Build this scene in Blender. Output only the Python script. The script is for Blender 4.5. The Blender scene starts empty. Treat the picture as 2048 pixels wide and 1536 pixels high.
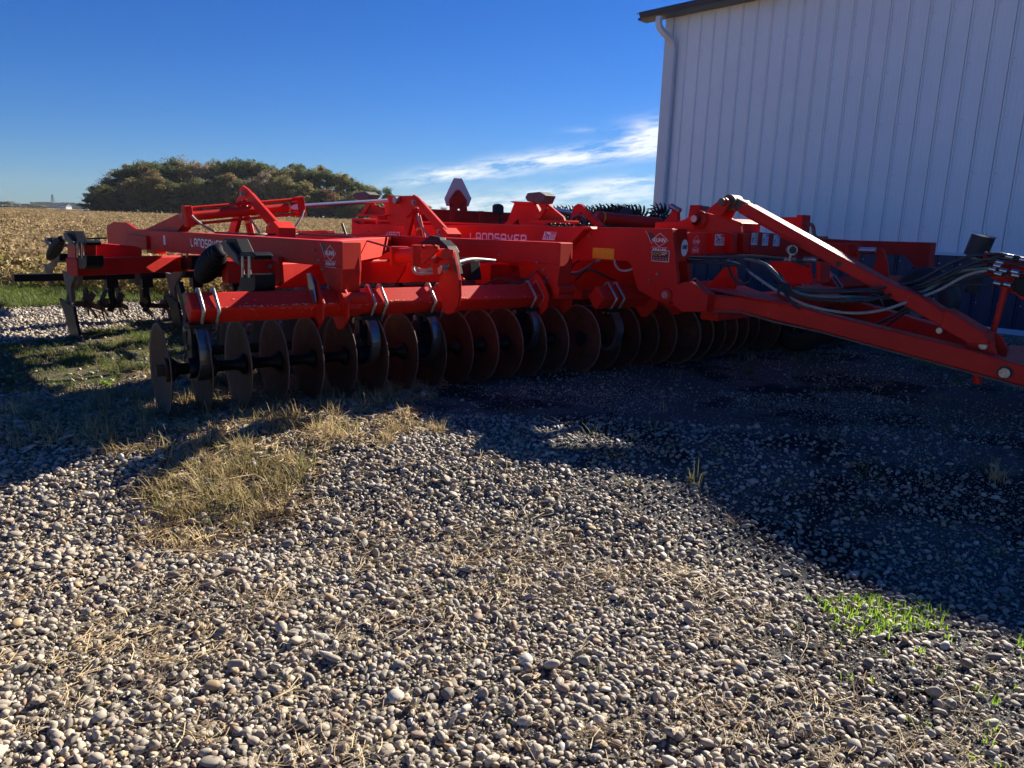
import bpy, bmesh, math, random
import numpy as np
from mathutils import Vector, Matrix
random.seed(7); rng=np.random.default_rng(11)
S=bpy.context.scene; COL=S.collection
R=math.radians
# ---------------------------------------------------------------- camera
F=1500.0; PITCH=R(12.1); ROLL=R(1.9); CAMZ=1.4
cp,sp=math.cos(PITCH),math.sin(PITCH); cr,sr=math.cos(ROLL),math.sin(ROLL)
FW=Vector((0,cp,-sp)); UP0=Vector((0,sp,cp)); RT0=Vector((1,0,0))
RT=RT0*cr+UP0*sr; UP=UP0*cr-RT0*sr; EYE=Vector((0,0,CAMZ))
cam=bpy.data.cameras.new("camera"); cam.sensor_width=36; cam.lens=36*F/2048; cam.clip_end=9000; cam.clip_start=.05
co=bpy.data.objects.new("camera",cam); COL.objects.link(co); S.camera=co
M=Matrix((RT,UP,-FW)).transposed().to_4x4(); M.translation=EYE; co.matrix_world=M
# photograph pixel -> direction; used to read places off the photo on known planes
def ray(x,y): return FW+RT*((x-1024)/F)-UP*((y-768)/F)
def onz(x,y,z=0.0):
    r=ray(x,y); return r*((z-CAMZ)/r.z)+EYE
# machine frame: u = direction of travel, v = across the machine, z = up
UD=Vector((.685,-.729,0)).normalized(); VD=Vector((.729,.685,0)).normalized()
ANG=math.atan2(UD.y,UD.x)
def W(u,v,z=0): return UD*u+VD*v+Vector((0,0,z))
def L(p): return Vector((p.dot(UD),p.dot(VD),p.z))
def pv(x,y,v):
    r=ray(x,y); return L(r*(v/r.dot(VD))+EYE)
def pu(x,y,u):
    r=ray(x,y); return L(r*(u/r.dot(UD))+EYE)
def pz(x,y,z): return L(onz(x,y,z))
# ---------------------------------------------------------------- materials
def nt(name):
    m=bpy.data.materials.new(name); m.use_nodes=True; t=m.node_tree
    return m,t,t.nodes['Principled BSDF']
def nd(t,k,**kw):
    n=t.nodes.new(k)
    for a,b in kw.items(): setattr(n,a,b)
    return n
def noise(t,scale,detail=4,vec=None,rough=.6):
    n=nd(t,'ShaderNodeTexNoise'); n.inputs['Scale'].default_value=scale; n.inputs['Detail'].default_value=detail
    n.inputs['Roughness'].default_value=rough
    if vec is None:
        g=nd(t,'ShaderNodeTexCoord'); vec=g.outputs['Object']
    t.links.new(vec,n.inputs['Vector']); return n.outputs['Fac']
def ramp(t,fac,stops,interp='LINEAR'):
    n=nd(t,'ShaderNodeValToRGB'); e=n.color_ramp.elements; n.color_ramp.interpolation=interp
    while len(e)<len(stops): e.new(.5)
    for i,(p,c) in enumerate(stops):
        e[i].position=p; e[i].color=tuple(c)+(1,) if len(c)==3 else c
    t.links.new(fac,n.inputs['Fac']); return n.outputs['Color']
def mix(t,fac,a,b,mode='MIX'):
    n=nd(t,'ShaderNodeMix',data_type='RGBA',blend_type=mode)
    for k,x in ((0,fac),(6,a),(7,b)):
        if hasattr(x,'links'): t.links.new(x,n.inputs[k])
        elif k==0: n.inputs[0].default_value=x
        else: n.inputs[k].default_value=tuple(x)+(1,) if len(x)==3 else x
    return n.outputs[2]
def bump(t,b,h,s,d=.01):
    n=nd(t,'ShaderNodeBump'); n.inputs['Strength'].default_value=s; n.inputs['Distance'].default_value=d
    t.links.new(h,n.inputs['Height']); t.links.new(n.outputs['Normal'],b.inputs['Normal'])
def simple(name,c,rough=.5,metal=0,var=.25,scale=12,bs=0,spec=.5,dirt=None):
    m,t,b=nt(name); f=noise(t,scale)
    lo=[x*(1-var) for x in c]; hi=[min(1,x*(1+var)) for x in c]
    col=ramp(t,f,[(.3,lo),(.7,hi)])
    if dirt:
        f2=noise(t,dirt[1],6); col=mix(t,ramp(t,f2,[(dirt[2],(0,0,0)),(dirt[2]+.15,(1,1,1))]),col,dirt[0])
    t.links.new(col,b.inputs['Base Color'])
    b.inputs['Roughness'].default_value=rough; b.inputs['Metallic'].default_value=metal; b.inputs['Specular IOR Level'].default_value=spec
    if bs: bump(t,b,noise(t,scale*4),bs)
    return m
def red_paint(name,c=(.60,.013,.007),chips=.0):
    m,t,b=nt(name); f=noise(t,3,5); f2=noise(t,26,6); f3=noise(t,90,3)
    col=ramp(t,f,[(.3,[x*.86 for x in c]),(.72,[c[0]*1.06,c[1]*1.5,c[2]*1.5])])
    dust=ramp(t,f2,[(.55,(0,0,0)),(.9,(.2,.2,.2))])
    col=mix(t,dust,col,(.30,.055,.04))
    gr=ramp(t,noise(t,1.3,4),[(.5,(0,0,0)),(.85,(.18,.18,.18))]); col=mix(t,gr,col,(.20,.03,.02))
    if chips:
        # bare scuffed metal along edges that took knocks
        ch=ramp(t,noise(t,30,9,rough=.8),[(.68-chips,(0,0,0)),(.70-chips,(1,1,1))]); col=mix(t,ch,col,(.55,.36,.16))
    t.links.new(col,b.inputs['Base Color'])
    t.links.new(ramp(t,f2,[(.3,(.46,)*3),(.8,(.66,)*3)]),b.inputs['Roughness'])
    b.inputs['Coat Weight'].default_value=.04; b.inputs['Coat Roughness'].default_value=.4; b.inputs['Specular IOR Level'].default_value=.22
    bump(t,b,f3,.04,.004); return m
MT={}
MT['red']=red_paint('red_paint'); MT['redscuff']=red_paint('scuffed_red_paint',chips=.045)
MT['redlit']=red_paint('sunlit_red_paint',(.62,.018,.007))  # the same red brightened for parts that catch the sun
MT['black']=simple('black_paint',(.006,.006,.007),.5,0,.3,20,0,.22)
MT['rubber']=simple('black_rubber',(.02,.02,.021),.55,0,.3,30,.1)
MT['bumper']=simple('grey_rubber',(.10,.10,.10),.7,0,.3,18,.1)
MT['tan']=simple('dusty_tan_steel',(.12,.08,.055),.65,0,.3,9,.1,dirt=((.06,.045,.04),14,.6))
MT['zinc']=simple('galvanised_steel',(.36,.33,.30),.42,.8,.3,40,.05,dirt=((.16,.07,.03),30,.55))
MT['chrome']=simple('chrome_rod',(.62,.60,.58),.3,.85,.05,5)
MT['rust']=simple('rusty_disc_steel',(.082,.036,.021),.62,.25,.35,7,.12,dirt=((.06,.022,.012),22,.5))
m_=MT['rust']; t_=m_.node_tree; b_=t_.nodes['Principled BSDF']; src=b_.inputs['Base Color'].links[0].from_socket
g_=nd(t_,'ShaderNodeTexCoord'); vm=nd(t_,'ShaderNodeVectorMath',operation='MULTIPLY'); vm.inputs[1].default_value=(1,0,1); t_.links.new(g_.outputs['Object'],vm.inputs[0])
vl=nd(t_,'ShaderNodeVectorMath',operation='LENGTH'); t_.links.new(vm.outputs[0],vl.inputs[0])
ad=nd(t_,'ShaderNodeMath',operation='MULTIPLY_ADD'); ad.inputs[1].default_value=.05; t_.links.new(noise(t_,16,5),ad.inputs[0]); t_.links.new(vl.outputs['Value'],ad.inputs[2])
rim=ramp(t_,ad.outputs[0],[(.325,(0,0,0)),(.36,(.45,.45,.45))]); t_.links.new(mix(t_,rim,src,(.24,.19,.16)),b_.inputs['Base Color'])
oi_=nd(t_,'ShaderNodeObjectInfo'); hv=nd(t_,'ShaderNodeHueSaturation'); mr=nd(t_,'ShaderNodeMapRange'); mr.inputs['To Min'].default_value=.65; mr.inputs['To Max'].default_value=1.35; t_.links.new(oi_.outputs['Random'],mr.inputs['Value']); t_.links.new(mr.outputs[0],hv.inputs['Value'])
t_.links.new(b_.inputs['Base Color'].links[0].from_socket,hv.inputs['Color']); t_.links.new(hv.outputs[0],b_.inputs['Base Color'])
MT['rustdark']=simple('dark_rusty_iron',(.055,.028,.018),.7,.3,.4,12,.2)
MT['spring']=simple('worn_blue_black_steel',(.17,.175,.19),.33,.85,.3,9,.04,dirt=((.10,.045,.025),9,.62))
MT['blue']=simple('blue_paint',(.006,.010,.030),.35,.1,.3,10)
MT['tip']=simple('polished_steel',(.45,.46,.48),.28,.9,.15,9)
MT['hose']=simple('black_hose',(.03,.03,.032),.42,0,.25,25)
MT['palehose']=simple('pale_grey_hose',(.30,.29,.27),.5,0,.2,25)
MT['greenhose']=simple('green_grey_hose',(.10,.16,.15),.4,0,.3,20)
MT['white']=simple('white_vinyl',(.78,.78,.76),.4,0,.04,10)
MT['decalred']=simple('red_vinyl',(.45,.01,.012),.4,0,.05,10)
MT['decaldark']=simple('dark_vinyl',(.035,.012,.012),.4,0,.05,10)
MT['ink']=simple('black_ink',(.012,.012,.015),.5,0,.05,10)
MT['yellow']=simple('yellow_reflector',(.72,.40,.012),.35,0,.12,30)
MT['gold']=simple('gold_ink',(.42,.30,.06),.4,0,.1,30)
MT['blueink']=simple('blue_ink',(.15,.25,.55),.5,0,.1,30)
MT['orangeink']=simple('orange_ink',(.75,.45,.08),.5,0,.1,30)
MT['smv']=simple('bare_aluminium_sign_back',(.74,.71,.64),.6,0,.06,4)
# ---------------------------------------------------------------- mesh builder
class MB:
    def __init__(s): s.v=[]; s.f=[]; s.sm=[]; s.cut=[]; s.auto=True
    def new(s):
        if s.auto: s.cut.append((len(s.v),len(s.f)))
        return s
    def add(s,vs,fs,smooth=False):
        n=len(s.v); s.v+= [tuple(v) for v in vs]; s.f+=[tuple(i+n for i in f) for f in fs]; s.sm+=[smooth]*len(fs); return s
    def prism(s,pts,d):
        s.new()
        d=Vector(d); n=len(pts); a=[Vector(p) for p in pts]
        s.add(a+[p+d for p in a],[tuple(range(n)),tuple(range(2*n-1,n-1,-1))]+[(i,i+n,(i+1)%n+n,(i+1)%n) for i in range(n)]); return s
    def box(s,c,sz,M3=None):
        s.new()
        c=Vector(c); M3=M3 or Matrix.Identity(3); x,y,z=[k/2 for k in sz]
        vs=[c+M3@Vector((i*x,j*y,k*z)) for i in(-1,1) for j in(-1,1) for k in(-1,1)]
        s.add(vs,[(0,1,3,2),(4,6,7,5),(0,4,5,1),(2,3,7,6),(0,2,6,4),(1,5,7,3)]); return s
    def beam(s,p0,p1,w,h,roll=0,up=(0,0,1)):
        p0,p1=Vector(p0),Vector(p1); d=(p1-p0); l=d.length; d.normalize()
        x=d.cross(Vector(up)).normalized(); y=x.cross(d)
        if roll: q=Matrix.Rotation(roll,3,d); x=q@x; y=q@y
        M3=Matrix((d,x,y)).transposed(); s.box((p0+p1)/2,(l,w,h),M3); return s
    def cyl(s,p0,p1,r,n=16,r1=None,cap=True):
        s.new()
        p0,p1=Vector(p0),Vector(p1); d=(p1-p0).normalized(); r1=r if r1 is None else r1
        a=d.cross(Vector((0,0,1)) if abs(d.z)<.9 else Vector((1,0,0))).normalized(); b=d.cross(a)
        vs=[]
        for p,q in((p0,r),(p1,r1)):
            vs+=[p+(a*math.cos(2*math.pi*i/n)+b*math.sin(2*math.pi*i/n))*q for i in range(n)]
        s.add(vs,[(i,(i+1)%n,(i+1)%n+n,i+n) for i in range(n)],True)
        if cap: s.add(vs,[tuple(range(n-1,-1,-1)),tuple(range(n,2*n))])
        return s
    def tube(s,pts,r,n=8,close=False):
        s.new()
        P=[Vector(p) for p in pts]; m=len(P); rings=[]; prev=None
        for i in range(m):
            if close: d=(P[(i+1)%m]-P[i-1])
            else: d=(P[min(i+1,m-1)]-P[max(i-1,0)])
            d.normalize()
            if prev is None: a=d.cross(Vector((0,0,1)) if abs(d.z)<.9 else Vector((1,0,0))).normalized()
            else: a=(prev-d*prev.dot(d)).normalized()
            prev=a; b=d.cross(a); q=r[i] if isinstance(r,(list,tuple)) else r
            rings+=[P[i]+(a*math.cos(2*math.pi*k/n)+b*math.sin(2*math.pi*k/n))*q for k in range(n)]
        fs=[(i*n+k,i*n+(k+1)%n,((i+1)%m)*n+(k+1)%n,((i+1)%m)*n+k) for i in range(m if close else m-1) for k in range(n)]
        s.add(rings,fs,True)
        if not close: s.add(rings,[tuple(range(n-1,-1,-1)),tuple(range((m-1)*n,m*n))])
        return s
    def lathe(s,c,axis,prof,n=24):
        c=Vector(c); d=Vector(axis).normalized(); a=d.cross(Vector((0,0,1)) if abs(d.z)<.9 else Vector((1,0,0))).normalized(); b=d.cross(a)
        vs=[]
        for (t,r) in prof: vs+=[c+d*t+(a*math.cos(2*math.pi*i/n)+b*math.sin(2*math.pi*i/n))*r for i in range(n)]
        m=len(prof); s.add(vs,[(j*n+i,j*n+(i+1)%n,(j+1)*n+(i+1)%n,(j+1)*n+i) for j in range(m-1) for i in range(n)],True); return s
    def band(s,pts,w,th,d):
        # flat strap: path swept with width w along direction d and thickness th
        P=[Vector(p) for p in pts]; d=Vector(d).normalized(); m=len(P); vs=[]
        for i in range(m):
            t=(P[min(i+1,m-1)]-P[max(i-1,0)]).normalized(); n=t.cross(d).normalized()
            vs+=[P[i]+d*w/2+n*th/2,P[i]-d*w/2+n*th/2,P[i]-d*w/2-n*th/2,P[i]+d*w/2-n*th/2]
        fs=[(i*4+k,i*4+(k+1)%4,i*4+4+(k+1)%4,i*4+4+k) for i in range(m-1) for k in range(4)]+[(3,2,1,0),tuple(m*4-4+k for k in range(4))]
        s.add(vs,fs); return s
    def mesh(s,name,mat):
        me=bpy.data.meshes.new(name); me.from_pydata(s.v,[],s.f)
        for p,q in zip(me.polygons,s.sm): p.use_smooth=q
        bm=bmesh.new(); bm.from_mesh(me); bmesh.ops.recalc_face_normals(bm,faces=bm.faces); bm.to_mesh(me); bm.free()
        if mat: me.materials.append(MT[mat] if isinstance(mat,str) else mat)
        return me
BASE={}
def link(name,me,parent=None,loc=None,M4=None):
    o=bpy.data.objects.new(name,me); COL.objects.link(o)
    if parent is not None:
        o.parent=parent
        if M4 is not None: o.matrix_local=M4
        elif loc is not None: o.location=loc
        elif parent.name in BASE: o.location=-BASE[parent.name]
    elif loc is not None: o.location=loc
    return o
SPLIT={'cylinder_cap','clamp_bolt','reel_shaft','hanger_block','pivot_pin','tie_rod','cap_bolt','flange_bolt','hose_fitting','roof_rib','gable','stand_leg','arm_bolt','sign_slot','tower_pin','valve_fitting','sticker_band'}
def part(name,mb,mat,parent,bev=0,label=None):
    if name in SPLIT and len(mb.cut)>1:
        cs=mb.cut+[(len(mb.v),len(mb.f))]; o=None
        for (a,b),(c,d) in zip(cs,cs[1:]):
            m2=MB(); m2.v=mb.v[a:c]; m2.f=[tuple(i-a for i in f) for f in mb.f[b:d]]; m2.sm=mb.sm[b:d]
            o=part(name,m2,mat,parent,bev,label)
        return o
    o=link(name,mb.mesh(name,mat),parent)
    if bev:
        b=o.modifiers.new('edge','BEVEL'); b.width=bev; b.segments=2; b.limit_method='ANGLE'; b.angle_limit=R(40)
    if label: o['label']=label
    return o
def thing(name,label,cat,base,rz=0,group=None):
    o=bpy.data.objects.new(name,None); COL.objects.link(o); o.location=base; o.rotation_euler=(0,0,rz)
    o['label']=label; o['category']=cat
    if group: o['group']=group
    o.empty_display_size=.1
    return o
def tag(o,label,cat,group=None):
    o['label']=label; o['category']=cat
    if group: o['group']=group
def rootlocal(name,label,cat,u,v,z=0,group=None):
    t=thing(name,label,cat,W(u,v,z),ANG,group); BASE[t.name]=Vector((u,v,z)); return t
def kind(o,k): o['kind']=k; return o
def smooth(a,b,x):
    t=np.clip((x-a)/(b-a),0,1); return t*t*(3-2*t)
# ---------------------------------------------------------------- the big tillage machine
T=rootlocal('tillage_machine','long red folding disc tillage machine parked on the gravel beside the pale metal building','farm implement',-6,6.05)
A=Vector((0,1,0))
def plate(pxs,v,th,back=True):
    return MB().prism([pv(x,y,v) for x,y in pxs],(0,th,0))
def text_mesh(s,size,bold=0,shear=0,sx=1):
    c=bpy.data.curves.new('t','FONT'); c.body=s; c.size=size; c.offset=bold; c.shear=shear; c.extrude=0; c.resolution_u=3
    o=bpy.data.objects.new('t',c); me=bpy.data.meshes.new_from_object(o)
    vs=[(v.co.x*sx,v.co.y) for v in me.vertices]; fs=[tuple(p.vertices) for p in me.polygons]
    bpy.data.objects.remove(o); bpy.data.curves.remove(c); bpy.data.meshes.remove(me)
    return vs,fs
def place_flat(parent,name,vs,fs,O,X,Y,mat,off=0.003):
    # 2D artwork laid on a surface: O origin, X right, Y up
    O,X,Y=Vector(O),Vector(X).normalized(),Vector(Y).normalized(); N=X.cross(Y)
    me=bpy.data.meshes.new(name); me.from_pydata([tuple(O+X*a+Y*b+N*off) for a,b in vs],[],fs); me.materials.append(MT[mat])
    o=link(name,me,parent,loc=(0,0,0)); return o
def rect(x0,y0,x1,y1): return [(x0,y0),(x1,y0),(x1,y1),(x0,y1)],[(0,1,2,3)]
def merge(*ps):
    V=[];Fs=[]
    for vs,fs in ps:
        n=len(V); V+=list(vs); Fs+=[tuple(i+n for i in f) for f in fs]
    return V,Fs
def move(p,dx,dy): return [(a+dx,b+dy) for a,b in p[0]],p[1]
def width(p): xs=[a for a,b in p[0]]; return min(xs),max(xs)
def stroke(path,w,close=False):
    P=[Vector(p) for p in path]; V=[];Fs=[]; m=len(P)
    for i in range(m):
        a=P[i-1] if (i>0 or close) else None; b=P[(i+1)%m] if (i<m-1 or close) else None
        d1=(P[i]-a).normalized() if a is not None else (b-P[i]).normalized(); d2=(b-P[i]).normalized() if b is not None else d1
        n1=Vector((-d1.y,d1.x)); n2=Vector((-d2.y,d2.x)); n=(n1+n2); n.normalize(); k=min(1.6,1/max(.35,n.dot(n1)))
        V+=[tuple(P[i]+n*w/2*k),tuple(P[i]-n*w/2*k)]
    for i in range(m if close else m-1):
        j=(i+1)%m; Fs.append((2*i,2*i+1,2*j+1,2*j))
    return V,Fs
def logo(parent,O,X,Y,h,slash=True):
    # diamond emblem with the maker's name in it and below it, O = centre of the diamond
    w=h*1.5
    d=stroke([(-w/2,0),(0,-h/2),(w/2,0),(0,h/2)],h*.035,True)
    place_flat(parent,'emblem_outline',*d,O,X,Y,'white')
    t=text_mesh('KUHN',h*.42,h*.012,0,.95); a,b=width(t); t=move(t,-(a+b)/2,-h*.15)
    # red gap where the lettering crosses the outline
    place_flat(parent,'emblem_lettering',*t,O,X,Y,'white',.006)
    k=text_mesh('KRAUSE',h*.33,h*.008,.3,1.05); a,b=width(k); k=move(k,-(a+b)/2,-h*.86)
    k=merge(k,rect(-w/2,-h*.56,w/2,-h*.54),rect(-w/2,-h*.97,w/2,-h*.95))
    place_flat(parent,'emblem_lettering',*k,O,X,Y,'white')
    if slash:
        s=([(-w*.92,h*.62),(-w*.78,h*.52),(-w*.45,h*.50),(-w*.34,h*.26),(-w*.5,.02*h),(-w*.60,-h*.12),(-w*.68,h*.2)],[(0,6,5,4,3,2,1)])
        place_flat(parent,'emblem_swoosh',[(a,b) for a,b in s[0]],s[1],O,X,Y,'decaldark',.002)
        place_flat(parent,'emblem_line',*stroke([(-w*.92,h*.62),(-w*.78,h*.42),(-w*.66,h*.12),(-w*.58,-h*.14),(-w*.46,-h*.34)],h*.03),O,X,Y,'white',.004)
def landsaver(parent,O,X,Y,h,word='LANDSAVER'):
    w=h*.18; c=h*.16; W_=h*.72; out=[]; x=0
    G={'L':[[(0,1),(0,.12),(.1,0),(.85,0)]],'A':[[(0,0),(0,.85),(.15,1),(.85,1),(1,.85),(1,0)],[(0,.42),(1,.42)]],
       'N':[[(0,0),(0,.85),(.15,1),(.85,1),(1,.85),(1,0)]],'D':[[(0,0),(0,1),(.85,1),(1,.85),(1,.15),(.85,0),(0,0)]],
       'S':[[(1,1),(.15,1),(0,.88),(0,.64),(.12,.52),(.88,.52),(1,.4),(1,.12),(.85,0),(0,0)]],'V':[[(0,1),(.5,0),(1,1)]],
       'E':[[(1,1),(.12,1),(0,.88),(0,.12),(.12,0),(1,0)],[(0,.5),(.85,.5)]],'R':[[(0,0),(0,1),(.85,1),(1,.88),(1,.55),(.85,.42),(0,.42)],[(.5,.42),(1,0)]],
       '4':[[(.8,0),(.8,1),(0,.3),(1,.3)]],'8':[[(0,.1),(0,.9),(.12,1),(.88,1),(1,.9),(1,.1),(.88,0),(.12,0),(0,.1)],[(0,.5),(1,.5)]],
       '5':[[(1,1),(0,1),(0,.55),(.85,.55),(1,.42),(1,.12),(.85,0),(0,0)]],'0':[[(0,.1),(0,.9),(.12,1),(.88,1),(1,.9),(1,.1),(.88,0),(.12,0),(0,.1)]]}
    for ch in word:
        for p in G[ch]: out.append(stroke([(x+a*W_,b*(h-w)+w/2) for a,b in p],w))
        x+=W_+h*.34
    place_flat(parent,'model_lettering',*merge(*out),O,X,Y,'white')
def warn(parent,O,X,Y,w,h,style=0):
    place_flat(parent,'sticker',*rect(0,0,w,h),O,X,Y,'white',.003)
    place_flat(parent,'sticker_band',*rect(w*.55,h*.78,w*.97,h*.95),O,X,Y,'decalred' if style==0 else ('orangeink' if style==1 else 'blueink'),.005)
    ln=[rect(w*.57,h*(.64-.15*i),w*.95,h*(.69-.15*i)) for i in range(4)]
    if style==0: pic=[stroke([(w*.1,h*.88),(w*.42,h*.45)],h*.13),stroke([(w*.1,h*.18),(w*.2,h*.5),(w*.3,h*.3),(w*.36,h*.12)],h*.09),rect(w*.44,h*.1,w*.49,h*.6),rect(w*.36,h*.54,w*.53,h*.6)]
    else: pic=[stroke([(w*.12,h*.3),(w*.4,h*.7)],h*.1),stroke([(w*.1,h*.5),(w*.42,h*.5)],h*.07),stroke([(w*.2,h*.2),(w*.44,h*.36)],h*.07)]
    place_flat(parent,'sticker_print',*merge(*ln),O,X,Y,'ink' if style<2 else 'blueink',.005); place_flat(parent,'sticker_picture',*merge(*pic),O,X,Y,'ink' if style<2 else 'blueink',.005)
XU=(1,0,0); ZU=(0,0,1); YV=(0,1,0)
def bolt(mb,p,d,r=.02,l=.02):
    p=Vector(p); mb.cyl(p,p+Vector(d)*l,r,6); mb.auto=False; mb.cyl(p+Vector(d)*l,p+Vector(d)*(l+.012),r*.5,8); mb.auto=True
# ---- near wing fore-aft beams
V1=2.93
b1=part('side_beam',plate([(246,460),(300,460.5),(682,483),(685,545),(681,597),(676,603),(666,603),(662,596),(638,531),(273,498),(249,495)],V1,.16),'red',T,.008,'long maroon side beam')
lug=MB().prism([pv(672,592,V1),pv(684,592,V1),pv(686,620,V1),pv(672,620,V1)],(0,.16,0)); 
part('beam_lug',lug,'red',b1)
c=pv(560,490,V1)
logo(b1,pv(661,506,V1),XU,ZU,.112)
landsaver(b1,pv(383,493,V1),XU,ZU,.088)
place_flat(b1,'reflector_patch',*rect(0,0,.06,.10),pv(328,489,V1),XU,ZU,'white')
# patched-on sleeve near the rear of the beam
part('sleeve_plate',MB().prism([pv(251,469,V1-.035),pv(292,472,V1-.035),pv(293,499,V1-.035),pv(252,493,V1-.035)],(0,.033,0)),'red',b1,.005)
V2=4.93
b2=part('side_beam',plate([(540,462.5),(780,471),(1118,485),(1118,537),(1114,575),(1109,582),(1101,577),(1085,557),(1066,526),(911,521),(560,499)],V2,.17),'red',T,.008,'red inner beam of the near wing')
b2e=MB().prism([pv(1101,575,V2),pv(1114,575,V2),pv(1118,598,V2),pv(1103,596,V2)],(0,.17,0)); part('beam_lug',b2e,'red',b2)
# front end plates, brightened and turned slightly towards the sun
def endplate(x0,yt,yb,v,w,parent,pxfront):
    p=pv(pxfront,yt,v); q=pv(pxfront-1,yb,v); r=pv(pxfront-5,yb+58,v)
    mb=MB(); u0=max(p.x,q.x)+.004
    prof=[(u0,p.z+.002),(u0+.014,p.z+.002),(u0+.016,q.z),(u0-.02,r.z),(u0-.034,r.z),(u0,q.z)]
    mb.prism([(a,v-.012,z) for a,z in prof],(-.03,w+.024,0)); return part('end_plate',mb,'redlit',parent,.005)
endplate(0,484,538,V1,.16,b1,684); endplate(0,486,532,V2,.17,b2,1119)
part('pivot_tube',MB().cyl(pv(681,597,V1-.02),pv(681,597,V1-.02)+Vector((0,.21,0)),.045,20),'red',b1)
part('pivot_tube',MB().cyl(pv(1112,580,V2-.02),pv(1112,580,V2-.02)+Vector((0,.22,0)),.045,20),'red',b2)
# ---- diagonal brace between the two wing beams (sunlit)
d0=pv(690,501,V1+.17); p_=pv(776,488,V2-.01)
br=MB().beam((d0.x-.25,V1+.17,1.12),(p_.x-.05,V2-.01,1.10),.16,.20); part('diagonal_brace',br,'redlit',T,.006)
# ---- lower cross tubes
def tubebox(u,v0,v1,z0=.66,z1=.89,w=.2,name='cross_tube',mat='red',lab=None):
    vm=(v0+v1)/2; k=.30; return part(name,MB().beam((u-k*(v0-vm),v0,(z0+z1)/2),(u-k*(v1-vm),v1,(z0+z1)/2),w,z1-z0),mat,T,.01,lab)  # skewed so the tubes' front faces turn towards the sun
t2=tubebox(-6.75,2.95,5.25,.76,.985); t1=tubebox(-9.35,2.0,5.4,.72,.90)
tubebox(-9.5,5.4,8.3,.72,.92); tubebox(-6.8,5.45,8.6,.72,.95)
# hangers from beams down to the cross tubes
hg=MB()
for (u,v) in ((-6.75,V1),(-9.35,V1),(-6.75,V2),(-9.35,V2)): hg.box((u,v+.08,1.0),(.28,.13,.16))
part('hanger_block',hg,'red',T,.006)
gu=MB().prism([pv(560,527,3.6),pv(575,523,3.6),pv(640,530,3.6),pv(660,575,3.6),pv(560,568,3.6)],(0,.02,0))
part('gusset',plate([(716,566),(714,536),(722,524),(800,523),(812,508),(808,540),(792,566)],4.0,.02),'red',T,.003)
part('gusset',plate([(1040,556),(1038,524),(1072,522),(1074,560)],V2+.3,.14),'red',T,.005)
part('gusset',plate([(778,566),(800,520),(900,520),(930,562)],4.3,.02),'redlit',T,.003)
# ---- rear upper brackets on the near wing
part('rear_bracket',plate([(213,452),(226,444),(252,445),(272,458),(300,459),(300,500),(216,493)],V1+.25,.03),'red',T,.003)
part('rear_bracket',plate([(213,452),(226,444),(252,445),(272,458),(276,495),(216,493)],V1+.5,.03),'redlit',T,.003)
part('cylinder_anchor',plate([(282,462),(362,425),(371,427),(376,437),(352,466),(300,466)],3.05,.12),'redlit',T,.004)
bp=MB(); bolt(bp,pv(368,432,3.05),(0,-1,0),.028,.03); part('anchor_pin',bp,'zinc',T)
# ---- wing fold cylinder across the machine
UC=-8.4
a=pu(372,433,UC); b=pu(606,412,UC); e=pu(790,400,UC)
fc=MB().cyl(a,b,.052,20); cyl1=part('fold_cylinder',fc,'redlit',T,0,'long red hydraulic cylinder with yellow band')
ax=(b-a).normalized(); perp=Vector((0,0,1))
rods=MB()
for s in (-1,1):
    rods.cyl(a+perp*.085*s,b+perp*.085*s,.016,8)
part('tie_rod',rods,'redlit',cyl1)
caps=MB().beam(a-ax*.02,a+ax*.06,.12,.22).beam(b-ax*.10,b,.12,.22); part('cylinder_cap',caps,'redlit',cyl1,.006)
part('colour_band',MB().cyl(a+(b-a)*.853,a+(b-a)*.870,.054,20),'yellow',cyl1)
ov=[(.075*math.cos(t*math.pi/10),.032*math.sin(t*math.pi/10)) for t in range(20)]
place_flat(cyl1,'maker_badge',ov,[tuple(range(20))],a+(b-a)*.92+Vector((.056,0,0)),(0,1,.12),ZU,'white',0.002)
part('chrome_rod',MB().cyl(b,e,.026,16),'chrome',cyl1)
part('hydraulic_hose',MB().tube([pu(608,420,UC+.06),pu(604,432,UC+.08),pu(594,448,UC+.1),pu(585,462,UC+.1)],.012),'palehose',T)
part('hydraulic_hose',MB().tube([pu(383,431,UC+.06),pu(392,440,UC+.08),pu(408,452,UC+.1),pu(428,463,UC+.1)],.012),'palehose',T)
# fold tower at the inner end of the cylinder
part('fold_tower',plate([(774,396),(788,392),(822,391),(830,405),(818,450),(790,452),(776,430),(782,416)],5.45,.03),'redlit',T,.004)
part('fold_tower',plate([(768,398),(776,391),(800,391),(798,450),(782,452),(770,425)],5.75,.03),'red',T,.004)
bp=MB(); q=pv(797,400,5.44); bp.cyl(q,q+Vector((0,-.06,0)),.045,16); part('tower_pin',bp,'zinc',T)
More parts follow.
